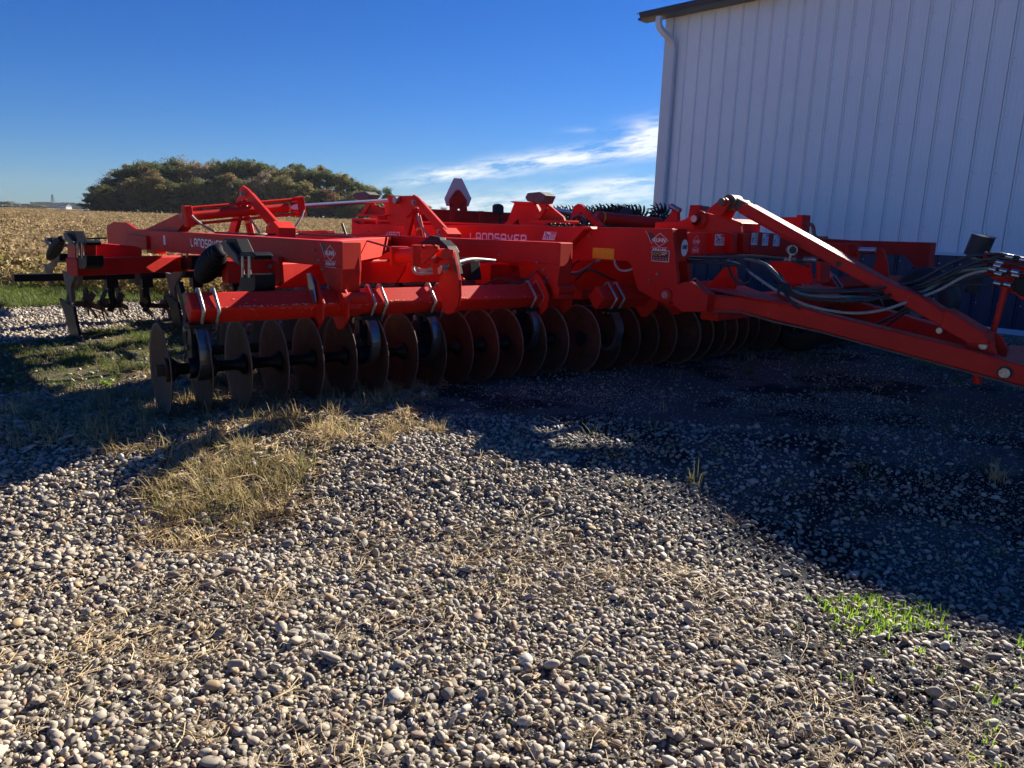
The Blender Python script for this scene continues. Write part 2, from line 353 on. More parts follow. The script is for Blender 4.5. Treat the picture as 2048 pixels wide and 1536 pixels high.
# ---- lift arm assemblies (A-frames with a cylinder)
def lift(dx,dy,v,s,lab=None,withhose=True):
    P=lambda x,y,dv=0: pv(dx+(x-480)*s,dy+(y-372)*s,v+dv)
    g=part('lift_arm',MB().prism([P(477,377),P(484,371),P(494,378),P(554,445),P(556,462),P(545,464),P(536,452),P(493,398),P(486,396)],(0,.03,0)),'red',T,.004,lab)
    part('lift_arm',MB().prism([P(495,388,.14),P(502,385,.14),P(552,441,.14),P(560,470,.14),P(548,470,.14),P(540,450,.14)],(0,.03,0)),'red',T,.004)
    part('lift_post',MB().prism([P(474,394),P(484,386),P(486,400),P(474,448),P(468,470),P(454,470),P(466,430)],(0,.05,0)),'red',T,.005)
    pn=MB(); bolt(pn,P(486,388,-.02),(0,-1,0),.03,.02); bolt(pn,P(541,452,-.01),(0,-1,0),.035,.02); pn.cyl(P(486,388,-.02),P(486,388,.2),.03,12); part('pivot_pin',pn,'zinc',T)
    c0,c1=P(488,408,.07),P(503,470,.07)
    c=part('lift_cylinder',MB().cyl(c0,c1,.042,18),'redlit',T)
    r_=MB()
    for k in(-1,1): r_.cyl(c0+Vector((.07*k,0,0)),c1+Vector((.07*k,0,0)),.012,8)
    part('tie_rod',r_,'redlit',c); part('cylinder_cap',MB().beam(c0-Vector((0,0,.01)),c0+(c1-c0)*.1,.15,.19,0,(0,1,0)),'redlit',c,.004)
    part('colour_band',MB().cyl(c0+(c1-c0)*.58,c0+(c1-c0)*.66,.044,18),'yellow',c)
    if withhose: part('hydraulic_hose',MB().tube([P(493,412,-.01),P(495,425,-.02),P(502,440,-.01),P(512,455,0),P(520,468,0)],.012),'palehose',T)
    part('arm_anchor',MB().prism([P(532,452,-.03),P(546,442,-.03),P(557,455,-.03),P(558,476,-.03),P(530,476,-.03)],(0,.2,0)),'redlit',T,.004)
lift(480,372,3.75,1.0); lift(823,390,5.25,.93)
part('hinge_plate',plate([(540,468),(542,450),(563,450),(585,462),(590,470)],4.2,.05),'redlit',T,.004)
lp=MB().cyl(pv(684,447,4.4),pv(692,470,4.4),.014,8); part('marker_rod',lp,'rubber',T)
part('top_rail',plate([(580,462),(654,461),(655,467),(580,468)],4.3,.1),'red',T,.004)
# ---- centre frame beam with the big emblem
V3=5.62
b3=part('centre_beam',plate([(704,441),(716,448),(1100,452),(1344,457),(1349,500),(1355,572),(1354,590),(1346,602),(1334,608),(1320,604),(1300,594),(1275,580),(1262,530),(1255,522),(1156,521),(1146,527),(1138,538),(1120,500),(780,494),(704,482)],V3,.05),'red',T,.006,'deep red centre beam with emblem at its front')
part('centre_beam',plate([(1366,459),(1376,564),(1352,610),(1335,612),(1300,500),(720,450),(704,445),(704,482),(900,492),(1290,520)],V3+.27,.05),'red',T,.006)
fe=MB(); p=pv(1345,458,V3+.05); q=pv(1350,519,V3+.05)
fe.prism([(p.x-.05,V3+.05,p.z),(p.x-.03,V3+.05,p.z),(q.x-.035,V3+.05,q.z-.02),(q.x-.055,V3+.05,q.z-.02)],(0,.22,0)); part('front_plate',fe,'redlit',b3,.003)
part('top_plate',MB().box((-6.6,V3+.16,1.375),(5.2,.2,.02)),'red',b3)
pn=MB(); q=pv(1333,590,V3); pn.cyl(q+Vector((0,-.03,0)),q+Vector((0,.4,0)),.034,20); part('pivot_pin',pn,'zinc',b3)
pn=MB().lathe(q,(0,-1,0),[(0,.062),(.02,.062),(.02,.036)],24); part('pin_boss',pn,'red',b3)
logo(b3,pv(1320,480,V3),XU,ZU,.118)
p=pv(1303,522,V3); place_flat(b3,'sticker',*rect(0,0,.19,.10),p,XU,ZU,'white',.002); place_flat(b3,'sticker_panel',*rect(.005,.005,.185,.095),p,XU,ZU,'decaldark',.004)
k=text_mesh('KFG',.05,.001,.2); place_flat(b3,'sticker_lettering',*merge(move(k,.015,.052)),p,XU,ZU,'gold',.006)
place_flat(b3,'sticker_print',*merge(rect(.11,.075,.17,.083),rect(.11,.060,.15,.068),*[rect(.015+.034*i,.015,.04+.034*i,.019) for i in range(5)],*[rect(.015+.034*i,.032,.04+.034*i,.035) for i in range(5)]),p,XU,ZU,'tip',.006)
place_flat(b3,'yellow_reflector',*rect(0,0,.27,.10),pv(1185,516,V3),XU,ZU,'yellow',.004)
O=pv(1355,495,V3+.14); O.x=p.x+.32
O=Vector((q.x*0+pv(1350,490,V3).x-.02,V3+.16,pv(1354,495,V3+.16).z))
dd=[(.052*math.cos(t*math.pi/12),.075*math.sin(t*math.pi/12)) for t in range(24)]
place_flat(b3,'round_sticker',dd,[tuple(range(24))],O,(0,1,0),ZU,'white',.012)
tx=text_mesh('100',.05,.002); a_,b_=width(tx); place_flat(b3,'round_sticker_lettering',*move(tx,-(a_+b_)/2,-.01),O,(0,1,0),ZU,'ink',.016)
landsaver(b3,pv(941,482,V3),XU,ZU,.10); landsaver(b3,pv(772,475,V3),XU,ZU,.08,'4850')
sg=part('slanted_plate',MB().prism([pv(1099,454,V3-.06),pv(1166,455,V3-.06),pv(1120,498,V3-.06),pv(1062,498,V3-.06)],(0,.055,0)),'red',b3,.004)
part('bent_flange',MB().prism([pv(1160,452,V3-.10),pv(1180,453,V3-.10),pv(1184,458,V3-.10),pv(1168,459,V3-.10),pv(1128,500,V3-.10),pv(1118,500,V3-.10)],(0,.1,0)),'redlit',b3,.002)
warn(b3,pv(1085,479,V3-.06),(1,0,.0),(.35,0,1),.17,.085)
# arch recess below the centre beam + cross members seen through it
part('gusset',plate([(1160,566),(1172,522),(1190,521),(1190,548),(1176,562)],6.3,.02),'redlit',T,.003)
tubebox(-5.6,6.0,6.9,.62,.86,.2)
# ---- rest brackets with rubber bumpers
def rest(x,y,v,s=1,bx=-1):
    P=lambda a,b,dv=0: pv(x+a*s,y+b*s,v+dv)
    r_=part('rest_bracket',MB().prism([P(-4,-14),P(2,-16),P(6,4),P(30,24),P(32,30),P(-10,30),P(-8,18),P(4,4)],(0,.03,0)),'redlit',T,.003)
    part('rest_bracket',MB().prism([P(-12,2,-.08),P(0,-4,-.08),P(2,10,-.08),P(-12,32,-.08),P(-24,32,-.08),P(-6,12,-.08)],(0,.03,0)),'red',T,.003)
    part('foot_plate',MB().prism([P(-26,29,-.12),P(32,30,-.12),P(32,34,-.12),P(-26,33,-.12)],(0,.22,0)),'redlit',r_,.003)
    bb=MB().prism([P(-34,-8,-.14),P(-30,-16,-.14),P(-10,-18,-.14),P(0,-12,-.14),P(-6,2,-.14),P(-30,-2,-.14)],(0,.17,0)); part('rubber_bumper',bb,'bumper',r_,.012)
rest(738,400,5.5,.95); rest(1090,405,5.75,1.2)
part('rear_plate',plate([(703,436),(728,437),(728,448),(716,450),(716,482),(703,480)],V3+.06,.2),'redlit',T,.004)
# ---- slow vehicle sign on the rear rail
sv=6.9; sv0=pu(914,400,-9.4)
part('rear_rail',MB().box((-9.55,(sv0.y+8.0)/2+.05,1.44),(.18,3.4,.26)),'red',T,.006,'dark red rail across the rear')
su=-9.4
def PU(x,y,du=0): return pu(x,y,su+du)
smv=part('slow_vehicle_sign',MB().prism([PU(908,356),PU(924,357),PU(943,397),PU(937,413),PU(893,412),PU(889,397)],(-.006,0,0)),'smv',T,0,'bare silver back of the triangular slow vehicle sign')
part('sign_bracket',MB().prism([PU(899,420,.02),PU(898,400,.02),PU(911,381,.02),PU(916,379,.02),PU(921,382,.02),PU(933,400,.02),PU(934,422,.02),PU(921,423,.02),PU(918,417,.02),PU(915,418,.02),PU(914,423,.02)],(.008,0,0)),'redlit',smv)
slots=MB().prism([PU(906,393,.03),PU(915,384,.03),PU(916,386,.03),PU(907,395,.03)],(.002,0,0)).prism([PU(900,411,.03),PU(906,406,.03),PU(907,408,.03),PU(901,413,.03)],(.002,0,0)).prism([PU(917,415,.03),PU(928,405,.03),PU(929,407,.03),PU(918,417,.03)],(.002,0,0)); part('sign_slot',slots,'ink',smv)
for x in (899,957): part('rail_strap',MB().prism([PU(x,422,.14),PU(x+9,422,.14),PU(x+9,450,.14),PU(x,450,.14)],(.02,0,0)),'redlit',T,.002)
lm=MB().prism([PU(990,418,.1),PU(990,411,.1),PU(994,408,.1),PU(999,407.5,.1),PU(1004,409,.1),PU(1008,413,.1),PU(1008,428,.1),PU(990,427,.1)],(-.07,0,0)); lo=part('warning_lamp',lm,'rubber',T,.01); part('lamp_stalk',MB().cyl(PU(1000,427,.06),PU(1000,450,.06),.015,8),'rubber',lo)
# dark sloping fold frame right of the lamp
part('fold_frame',plate([(1015,441),(1029,404),(1070,404),(1092,452),(1040,452),(1036,438),(1022,452),(1004,452)],6.6,.05),'red',T,.004)
part('fold_frame_cap',plate([(1019,402),(1066,404),(1066,409),(1030,408)],6.55,.15),'red',T,.003)
# third (far side) fold cylinder and arm, sloping down to the right
c0=pv(1092,417,6.9); c1=pv(1140,423,7.2); c2=pv(1192,434,7.5); c3=pv(1320,447,8.4)
part('chrome_rod',MB().cyl(c0,c2,.03,14),'chrome',T)
f2=part('fold_cylinder',MB().cyl(c2,c3,.075,16),'red',T,0,'shaded far fold cylinder')
part('colour_band',MB().cyl(c2+(c3-c2)*.09,c2+(c3-c2)*.11,.077,16),'yellow',f2)
part('lift_arm',plate([(1148,412),(1156,407),(1163,410),(1205,452),(1188,452),(1160,424),(1150,452),(1138,452),(1142,430)],6.8,.06),'red',T,.004)
part('hydraulic_hose',MB().tube([pv(x,y,6.6) for x,y in ((1143,455),(1144,442),(1150,434),(1160,432),(1168,438),(1172,452))],.02),'hose',T)
# ---- front cross box of the centre frame (face turned slightly towards the sun, stickers on it)
UF=-4.28
KF=.15
def pk(x,y,u0,v0=6.0,k=KF):
    r=ray(x,y); tt=(u0+k*v0)/(r.dot(UD)+k*r.dot(VD)); return L(r*tt+EYE)
def PF(x,y,du=0): return pk(x,y,UF+du)
YF=Vector((-KF,1,0)).normalized()
def fbox(pxs,du,th,name,mat='red',par=None,bev=.012):
    return part(name,MB().prism([PF(x,y,du) for x,y in pxs],(-th,0,0)),mat,par or T,bev)
k1=fbox([(1372,464),(1411,464),(1422,466),(1422,510),(1372,512)],.02,.2,'front_box','redlit')
logo(k1,PF(1392,483,.02),YF,ZU,.115,False)
k2=fbox([(1425,463),(1462,462),(1480,463),(1480,509),(1425,510)],.06,.25,'front_box')
warn(k2,PF(1428,491,.06),YF,ZU,.25,.115)
for x in (1462,1486): fbox([(x,466),(x+14,466),(x+11,506),(x+2,506)],.14,.10,'stop_block')
fb=fbox([(1500,462),(1640,476),(1700,480),(1700,530),(1640,520),(1500,508)],-.02,.2,'front_box')
# stickers following each other
for i,(x,w) in enumerate(((1501,.20),(1523,.20),(1545,.22))):
    y=490+1.2*i; warn(fb,PF(x,y,-.02),YF,ZU,w,.14,1 if i==0 else 2)
# ---- mast: tower plates at the centre and the big angled link down to the tongue
VT=6.02
tw=part('mast_plate',plate([(1310,445),(1352,445),(1372,437),(1394,424),(1408,424),(1442,434),(1466,441),(1480,447),(1482,465),(1310,463)],VT,.04),'red',T,.004,'red mast side plate with a large pin')
part('mast_plate',plate([(1408,424),(1444,396),(1450,395),(1455,399),(1456,408),(1442,433)],VT-.02,.03),'red',T,.004)
part('mast_plate',plate([(1420,420),(1462,397),(1472,397),(1478,404),(1462,436),(1480,447),(1480,463),(1400,463)],VT+.30,.03),'red',T,.004)
part('mast_cheek',MB().prism([pv(1441,434,VT+.04),pv(1455,406,VT+.04),pv(1455,406,VT+.28),pv(1441,434,VT+.28)],(-.03,0,0)),'redlit',T,.002)
part('mast_cheek',MB().prism([pv(1460,437,VT+.04),pv(1482,446,VT+.04),pv(1480,464,VT+.04),pv(1460,462,VT+.04)],(0,.34,0)),'redlit',T,.004)
q=pv(1445,404,VT-.03); pn=MB().cyl(q+Vector((0,-.02,0)),q+Vector((0,.42,0)),.034,16); pn.cyl(q+Vector((0,.10,0)),q+Vector((0,.24,0)),.07,16); part('mast_pin',pn,'tan',T)
l0=pv(1450,400,VT+.05); l1=pv(1480,414,VT+.05)
part('link_eye',MB().beam(l0+Vector((0,.1,0)),l1+Vector((.04,.1,-.02)),.11,.10),'tan',T,.015)
q=pv(1396,438,VT); pn=MB().cyl(q,q+Vector((0,-.07,0)),.032,16); part('mast_pin',pn,'zinc',T)
part('pin_boss',MB().lathe(q+Vector((.02,0,-.01)),(0,-1,0),[(0,.085),(.03,.085),(.035,.05),(.06,.05)],24),'red',T)
VL=6.05
link_px=[(1484,410),(1494,408),(1766,560),(1839,592),(1938,655),(1946,662),(1938,674),(1878,652),(1800,607),(1735,572),(1478,427),(1472,421)]
ml=part('mast_link',plate(link_px,VL,.17),'redscuff',T,.012,'long red boxed link sloping from the mast down to the drawbar')
hb=MB(); q=pv(1677,528,VL); hb.cyl(q+Vector((0,-.004,0)),q+Vector((0,.002,0)),.022,16); part('hole',hb,'ink',ml)
part('link_sleeve',plate([(1890,618),(1972,668),(1976,690),(1938,688),(1880,655)],VL-.012,.2),'red',ml,.008)
q=pv(1880,661,VL-.01); hb=MB().cyl(q,q+Vector((0,-.02,0)),.022,12); part('grease_fitting',hb,'zinc',ml)
# ---- bracket and A-shaped drawbar
part('drawbar_bracket',plate([(1354,568),(1376,563),(1384,565),(1417,590),(1411,624),(1364,624),(1344,609)],5.60,.12),'red',T,.006,'red pivot bracket of the drawbar')
VA=5.75
n0=pz(1478,606,.78); 
def leg(pa,pb,w,h,name='drawbar_leg',mat='redscuff',lab=None):
    return part(name,MB().beam(pa,pb,w,h),mat,T,.012,lab)
# near leg: top near edge and bottom near edge read off the photo on a slanting vertical plane
def slant(x,y,P0,P1):
    # vertical plane through P0,P1 (u,v)
    d=(P1-P0).normalized(); n=Vector((-d.y,d.x,0)); r=ray(x,y); rl=Vector((r.dot(UD),r.dot(VD),r.z))
    t=(n.dot(Vector((P0.x,P0.y,0))))/n.dot(Vector((rl.x,rl.y,0))); return rl*t+Vector((0,0,CAMZ))
Q0=Vector((-3.55,5.72,0)); Q1=Vector((-.9,6.02,0)); nd_=Vector((-(Q1-Q0).normalized().y,(Q1-Q0).normalized().x,0))
if nd_.y<0: nd_=-nd_
SL=lambda x,y: slant(x,y,Q0,Q1)
nl=part('drawbar_leg',MB().prism([SL(1416,591),SL(1481,594),SL(1600,613),SL(1640,626),SL(1939,700),SL(2048,732),SL(2120,754),SL(2120,796),SL(2048,773),SL(1640,662),SL(1547,640),SL(1481,623),SL(1411,622)],nd_*.16),'redscuff',T,.012,'near red drawbar leg running to the hitch')
part('drawbar_lip',MB().prism([SL(1411,621),SL(1481,622),SL(1547,641),SL(1640,662),SL(2048,773),SL(2048,776),SL(1640,665),SL(1547,645),SL(1481,625),SL(1411,624)],nd_*-.012),'tan',nl)
q=SL(2010,745); pn=MB().cyl(q,q-nd_*.006,.048,20); part('recess',pn,'ink',nl)
pn=MB().cyl(q,q-nd_*.035,.034,20); bolt(pn,q-nd_*.03,-nd_,.02,.01); part('hitch_bolt',pn,'zinc',nl)
# gusset top plate (lit)
zt=SL(1481,594).z+.004
part('drawbar_top_plate',MB().prism([pz(1409,579,zt),pz(1488,574,zt),pz(1560,600,zt),pz(1580,612,zt),pz(1478,593,zt)],(0,0,.012)),'red',T,.002)
# far leg
G0=Vector((-3.6,8.35,0)); G1=Vector((-1.5,6.25,0)); SF=lambda x,y: slant(x,y,G0,G1)
part('drawbar_leg',MB().prism([SF(1590,575),SF(1712,603),SF(1880,652),SF(1960,676),SF(1960,700),SF(1712,655),SF(1590,625)],(.0,.14,0)),'red',T,.01,'far drawbar leg in shade')
part('drawbar_cross_member',MB().beam((-3.72,5.9,.70),(-3.72,8.4,.72),.18,.20),'red',T,.01)
part('drawbar_top_plate',MB().prism([pz(1590,574,.8),pz(1640,570,.8),pz(1690,598,.8),pz(1660,596,.8)],(0,0,.012)),'red',T,.002)
hd=MB().prism([pv(1935,668,6.1),pv(1952,662,6.1),pv(1972,667,6.1),pv(1990,690,6.1),pv(1998,716,6.1),pv(1934,702,6.1)],(0,-.03,0)); part('clevis_plate',hd,'red',T,.005)
hd=MB().prism([pv(1985,662,6.25),pv(2002,672,6.25),pv(2016,700,6.25),pv(2010,716,6.25),pv(1990,706,6.25),pv(1960,665,6.25)],(0,.03,0)); part('clevis_plate',hd,'red',T,.005)
q=pv(1968,691,6.07); part('clevis_pin',MB().cyl(q,q+Vector((0,-.025,0)),.028,16).cyl(q,q+Vector((0,.2,0)),.024,12),'zinc',T)
part('hitch_plate',MB().prism([pz(1990,716,.5),pz(2160,760,.45),pz(2160,700,.45),pz(2020,690,.5)],(0,0,-.05)),'red',T,.004)
part('jack_tube',MB().cyl(pv(1953,740,6.1),pv(1956,768,6.1),.03,16),'red',T)
# ---- hose stand at the hitch
VS=6.3
hs=part('hose_stand',MB().tube([pv(1985,668,VS),pv(2012,574,VS)],.022,12),'red',T,0,'slanted red post holding the hose rack')
part('hose_rack',plate([(1968,506),(1972,502),(2060,525),(2060,590),(2044,600),(2030,588),(2024,586),(2002,580),(1996,570),(1990,560),(1972,550),(1964,545),(1966,512)],VS+.06,.012),'red',T,.002,'red hose rack plate at the hitch')
part('rack_tab',plate([(1966,512),(1971,502),(1979,508),(1976,520),(1977,544),(1966,546),(1964,538)],VS-.02,.012),'red',T,.002)
part('junction_box',plate([(2030,555),(2060,556),(2060,596),(2040,592),(2024,580)],VS-.04,.08),'black',T,.006)
can=MB(); c0=pv(1950,512,VS+.35); c1=pv(1967,472,VS+.35); can.cyl(c0,c1,.083,22); cn=part('canister',can,'rubber',T,0,'black document canister standing tilted'); part('canister_cap',MB().cyl(c1,c1+(c1-c0).normalized()*.012,.088,22).cyl(c1,c1+(c1-c0).normalized()*.03,.01,8),'tip',cn)
part('canister_band',MB().cyl(c0-(c1-c0)*.12,c0-(c1-c0)*.04,.062,18),'palehose',cn)
part('hanging_box',plate([(1946,548),(1962,553),(1950,588),(1926,583)],VS+.3,.1),'rubber',T,.01)
# ---- hydraulic hoses
def spl(pts,n=8):
    P=[pts[0]]+list(pts)+[pts[-1]]; out=[]
    for i in range(1,len(P)-2):
        for k in range(n):
            t=k/n; a,b,c,d=P[i-1],P[i],P[i+1],P[i+2]
            out.append(.5*((2*b)+(c-a)*t+(2*a-5*b+4*c-d)*t*t+(3*b-a-3*c+d)*t**3))
    out.append(P[-2]); return out
def hose(pxv,r=.014,mat='hose',lab=None): return part('hydraulic_hose',MB().tube(spl([pv(x,y,v) for x,y,v in pxv]),r*.85,8),mat,T,0,lab)
hose([(1455,522,5.95),(1478,530,5.9),(1510,552,5.8),(1560,585,5.75),(1620,612,5.85),(1700,626,5.9),(1765,620,5.95),(1830,598,6.1),(1878,580,6.2),(1930,552,6.25),(1975,540,6.25)],.014,'palehose','pale hose sagging lowest in the bundle')
hose([(1375,520,5.9),(1440,524,5.9),(1470,528,5.9),(1500,541,5.85),(1565,576,5.8),(1650,584,5.85),(1730,582,5.9),(1800,585,6.2),(1870,566,6.2),(1920,540,6.25),(1975,528,6.25)],.014)
hose([(1375,524,5.88),(1440,527,5.88),(1480,534,5.85),(1520,560,5.8),(1570,580,5.8),(1650,600,5.8),(1720,600,5.8),(1790,588,6.2),(1860,562,6.2),(1930,530,6.25),(2000,512,6.25)],.014)
hose([(1500,520,6.1),(1540,545,5.9),(1566,572,5.8),(1590,590,5.8),(1660,603,5.85),(1740,600,5.85),(1810,580,6.2),(1880,560,6.2),(1950,524,6.25),(2000,518,6.25)],.013)
hose([(1510,515,6.1),(1560,550,5.9),(1575,575,5.8),(1640,580,5.85),(1740,578,5.95),(1840,563,6.3),(1920,548,6.3),(2000,532,6.25)],.013)
hose([(1490,518,6.1),(1530,528,5.9),(1560,556,5.85),(1590,582,5.8),(1630,592,5.8),(1700,594,5.85),(1790,595,6.2),(1850,582,6.2),(1910,545,6.25),(1985,536,6.25)],.016,'greenhose')
hose([(1780,582,6.3),(1840,560,6.3),(1905,525,6.3),(1960,510,6.3),(2040,520,6.25)],.014)
hose([(1790,590,6.3),(1850,582,6.3),(1930,570,6.3),(2030,572,6.25)],.010)
hose([(1740,592,6.3),(1800,578,6.3),(1880,572,6.3),(1960,553,6.3),(2020,549,6.25)],.011)
hose([(1740,655,6.3),(1790,630,6.3),(1830,604,6.3),(1880,570,6.3),(1940,545,6.3)],.013)
hose([(1765,660,6.3),(1800,632,6.3),(1850,600,6.3)],.013)
hose([(1560,572,5.8),(1575,595,5.75),(1592,612,5.78)],.013); hose([(1566,572,5.8),(1580,600,5.75),(1600,618,5.8)],.013)
hose([(1456,525,5.95),(1462,548,5.9),(1478,566,5.85),(1498,564,5.85),(1506,548,5.9),(1500,532,5.95)],.014)
hose([(1490,523,6.1),(1560,516,6.1),(1600,527,6.1),(1618,532,6.1)],.014); hose([(1375,515,5.95),(1430,516,5.95),(1500,512,6),(1590,520,6.1),(1640,520,6.1)],.014)
for y in (508,516,524,540): hose([(1968,y+2,6.27),(1995,y-1,6.26),(2020,y+3,6.26),(2060,y+10,6.26)],.012)
fit=MB()
for x,y in ((2012,512),(1993,523),(1988,530),(1978,537),(2000,540),(2023,542),(1990,546),(2024,549),(1988,565),(2008,568),(2040,518)):
    p=pv(x,y,6.24); fit.cyl(p,p+Vector((.045,0,-.008)),.018,8)
part('hose_fitting',fit,'tip',T)
tie=MB().tube(spl([pv(x,y,5.74) for x,y in ((1556,592),(1560,575),(1572,568),(1580,572))]),.012,6); part('hose_tie',tie,'rubber',T)
g_=MB(); q=pv(1582,500,5.95); g_.cyl(q,q+Vector((.03,-.03,0)),.042,18); gg=part('pressure_gauge',g_,'zinc',T); part('gauge_stem',MB().cyl(q-Vector((0,0,.03)),q-Vector((0,0,.09)),.012,8),'zinc',gg)
gf=MB().lathe(q+Vector((.031,-.031,0)),(1,-1,0),[(0,.03),(.001,0.0)],16); part('gauge_face',gf,'ink',gg)
part('valve_fitting',MB().cyl(pv(1570,519,6),pv(1592,518,6),.018,10).cyl(pv(1608,518,6),pv(1634,520,6),.02,10),'zinc',T)
for x in (1400,1458): part('hose_loop',MB().tube([PF(x,508,.03),PF(x,524,.05),PF(x+12 if x<1420 else x-8,526,.05)],.008,6),'red',T)
# red gussets under the front box
part('gusset',plate([(1408,582),(1445,538),(1470,528),(1474,560),(1468,578)],6.35,.03),'redlit',T,.003)
part('gusset',plate([(1538,522),(1620,526),(1625,568),(1560,566)],7.2,.03),'red',T,.003)
part('gusset',plate([(1632,524),(1642,524),(1640,566),(1634,562)],7.0,.2),'red',T,.003)
# crank jack behind the link
jk=part('jack_body',MB().beam(pv(1560,449,7.2),pv(1602,449,7.2),.13,.14),'red',T,.006); part('jack_head',MB().beam(pv(1600,448,7.19),pv(1612,448,7.19),.17,.17),'red',jk,.004)
part('crank_handle',MB().tube(spl([pv(x,y,7.1) for x,y in ((1612,449),(1622,449),(1627,456),(1629,470),(1637,476),(1655,476))]),.017,8),'tan',jk)
# far stop bracket beyond the tower
part('fold_hook',plate([(1324,445),(1338,432),(1346,418),(1354,420),(1355,445)],7.2,.06),'red',T,.004)
part('hook_pin',MB().cyl(pv(1342,412,7.1),pv(1360,422,7.1),.03,10),'zinc',T)
part('fold_bracket',plate([(1376,434),(1380,410),(1400,410),(1402,424),(1394,430)],7.3,.05),'red',T,.004)
part('rubber_bumper',plate([(1398,411),(1408,412),(1410,424),(1400,424)],7.35,.12),'bumper',T,.01)
# ---- disc gangs -------------------------------------------------------------
def disc_mesh(r=.33,cap=.055,n=40):
    prof=[(0,.02)]+[(cap*(q**2),r*q) for q in (.15,.3,.45,.6,.72,.84,.93,1)]
    prof=prof+[(p[0]+.006,p[1]-.001) for p in reversed(prof)]
    mb=MB().lathe((0,0,0),(0,-1,0),prof,n); return mb.mesh('disc_blade','rust')
DISC=disc_mesh(); 
SPOOL=MB().lathe((0,0,0),(0,1,0),[(.0,.02),(.0,.085),(.012,.085),(.05,.042),(.16,.036),(.2,.05),(.225,.075),(.235,.075),(.235,.02)],18).mesh('spool','black')
NUT=MB().cyl((0,-.012,0),(0,.0,0),.085,24).box((0,-.04,0),(.07,.055,.07)).mesh('hub_nut','rustdark')
def cspring_mesh():
    mb=MB(); pts=[]
    # C spring in the plane across the gang: starts under the beam, bulges forward, returns to the bearing
    for t in np.linspace(math.pi*.54,-math.pi*.80,26): pts.append((.03+.185*math.cos(t),0,.125+.195*math.sin(t)))
    mb.band(pts,.075,.030,(0,1,0)); return mb.mesh('c_spring','spring')
CS=cspring_mesh()
BRK=MB().box((.0,0,-.118),(.17,.15,.03)).box((.02,0,-.15),(.06,.07,.05)).mesh('spring_bracket','black')
BEAR=MB().cyl((-.0,-.07,0),(0,.07,0),.075,16).box((-.03,0,.06),(.10,.05,.16)).mesh('bearing_housing','blue')
SPB=MB().cyl((-.05,-.045,.14),(-.05,-.052,.14),.022,8).cyl((-.05,-.045,-.02),(-.05,-.052,-.02),.022,8).cyl((-.03,-.05,.28),(-.03,-.058,.28),.02,8).box((-.045,0,.13),(.09,.07,.36)).mesh('bearing_arm','blue')
SPZ=MB().cyl((-.05,-.05,.14),(-.05,-.065,.14),.02,8).cyl((-.05,-.05,-.02),(-.05,-.065,-.02),.02,8).cyl((-.03,-.05,.27),(-.03,-.075,.27),.022,8).mesh('arm_bolt','zinc')
def ubolt_mesh(hh=.118):
    mb=MB(); 
    pts=[(-.03,0,-hh-.03),(-hh-.012,0,-.01),(-.012,0,hh+.012),(.012,0,hh+.014),(hh+.014,0,.0),(hh+.012,0,-.012),(.03,0,-hh-.03)]
    # round the bends
    P=[Vector(p) for p in pts]; out=[P[0]]
    for i in range(1,len(P)-1):
        out+= [P[i]+(P[i-1]-P[i]).normalized()*.012, P[i]+(P[i+1]-P[i]).normalized()*.012] if (P[i]-P[i-1]).length>.03 and (P[i+1]-P[i]).length>.03 else [P[i]]
    out.append(P[-1]); mb.tube(out,.0125,8); return mb.mesh('u_bolt','zinc')
UB=ubolt_mesh()
def gang(v0,u0,slope,n,sp,springs,beam,first_label=None,boltpairs=None,endnut=True,z0=.33,bdu=.06):
    d=Vector((slope,1,0)).normalized(); rot=Matrix.Rotation(-math.atan(slope),4,'Z')
    O=Vector((u0,v0,z0))
    def at(s,du=0,dz=0): return O+d*s+Vector((du,-slope*du,dz))
    def put(name,me,s,du=0,dz=0,parent=T,k=1.0):
        m=Matrix.Translation(at(s,du,dz)-BASE[T.name])@rot@Matrix.Scale(k,4)
        return link(name,me,parent,M4=m)
    for i in range(n):
        o=put('disc_blade',DISC,i*sp)
        if i==0 and first_label: o['label']=first_label
        if i<n-1: put('spool',SPOOL,i*sp+.01)
    if endnut:
        put('hub_nut',NUT,-.02)
    s0,s1=beam; hb=.112
    bz=.757-z0
    gb=part('gang_beam',MB().beam(at(s0,bdu,bz),at(s1,bdu,bz),hb*1.4142,hb*1.4142,math.pi/4),'redscuff',T,.014)
    for s in springs:
        put('spring_bracket',BRK,s,bdu,bz); put('c_spring',CS,s,bdu-.06,0); put('bearing_housing',BEAR,s)
        a=put('bearing_arm',SPB,s,0,.0); put('arm_bolt',SPZ,s,0,0)
    for s in (boltpairs or springs):
        for k in(-.05,.05): put('u_bolt',UB,s+k,bdu,bz)
    return at,put,gb,rot
SP=.262
at1,put1,gb1,rot1=gang(1.75,-5.33,.117,14,SP,[.19,1.46,2.01,3.05],(.13,3.50),'outermost rusty disc blade with square hub nut',boltpairs=[.25,1.52,2.06,3.10])
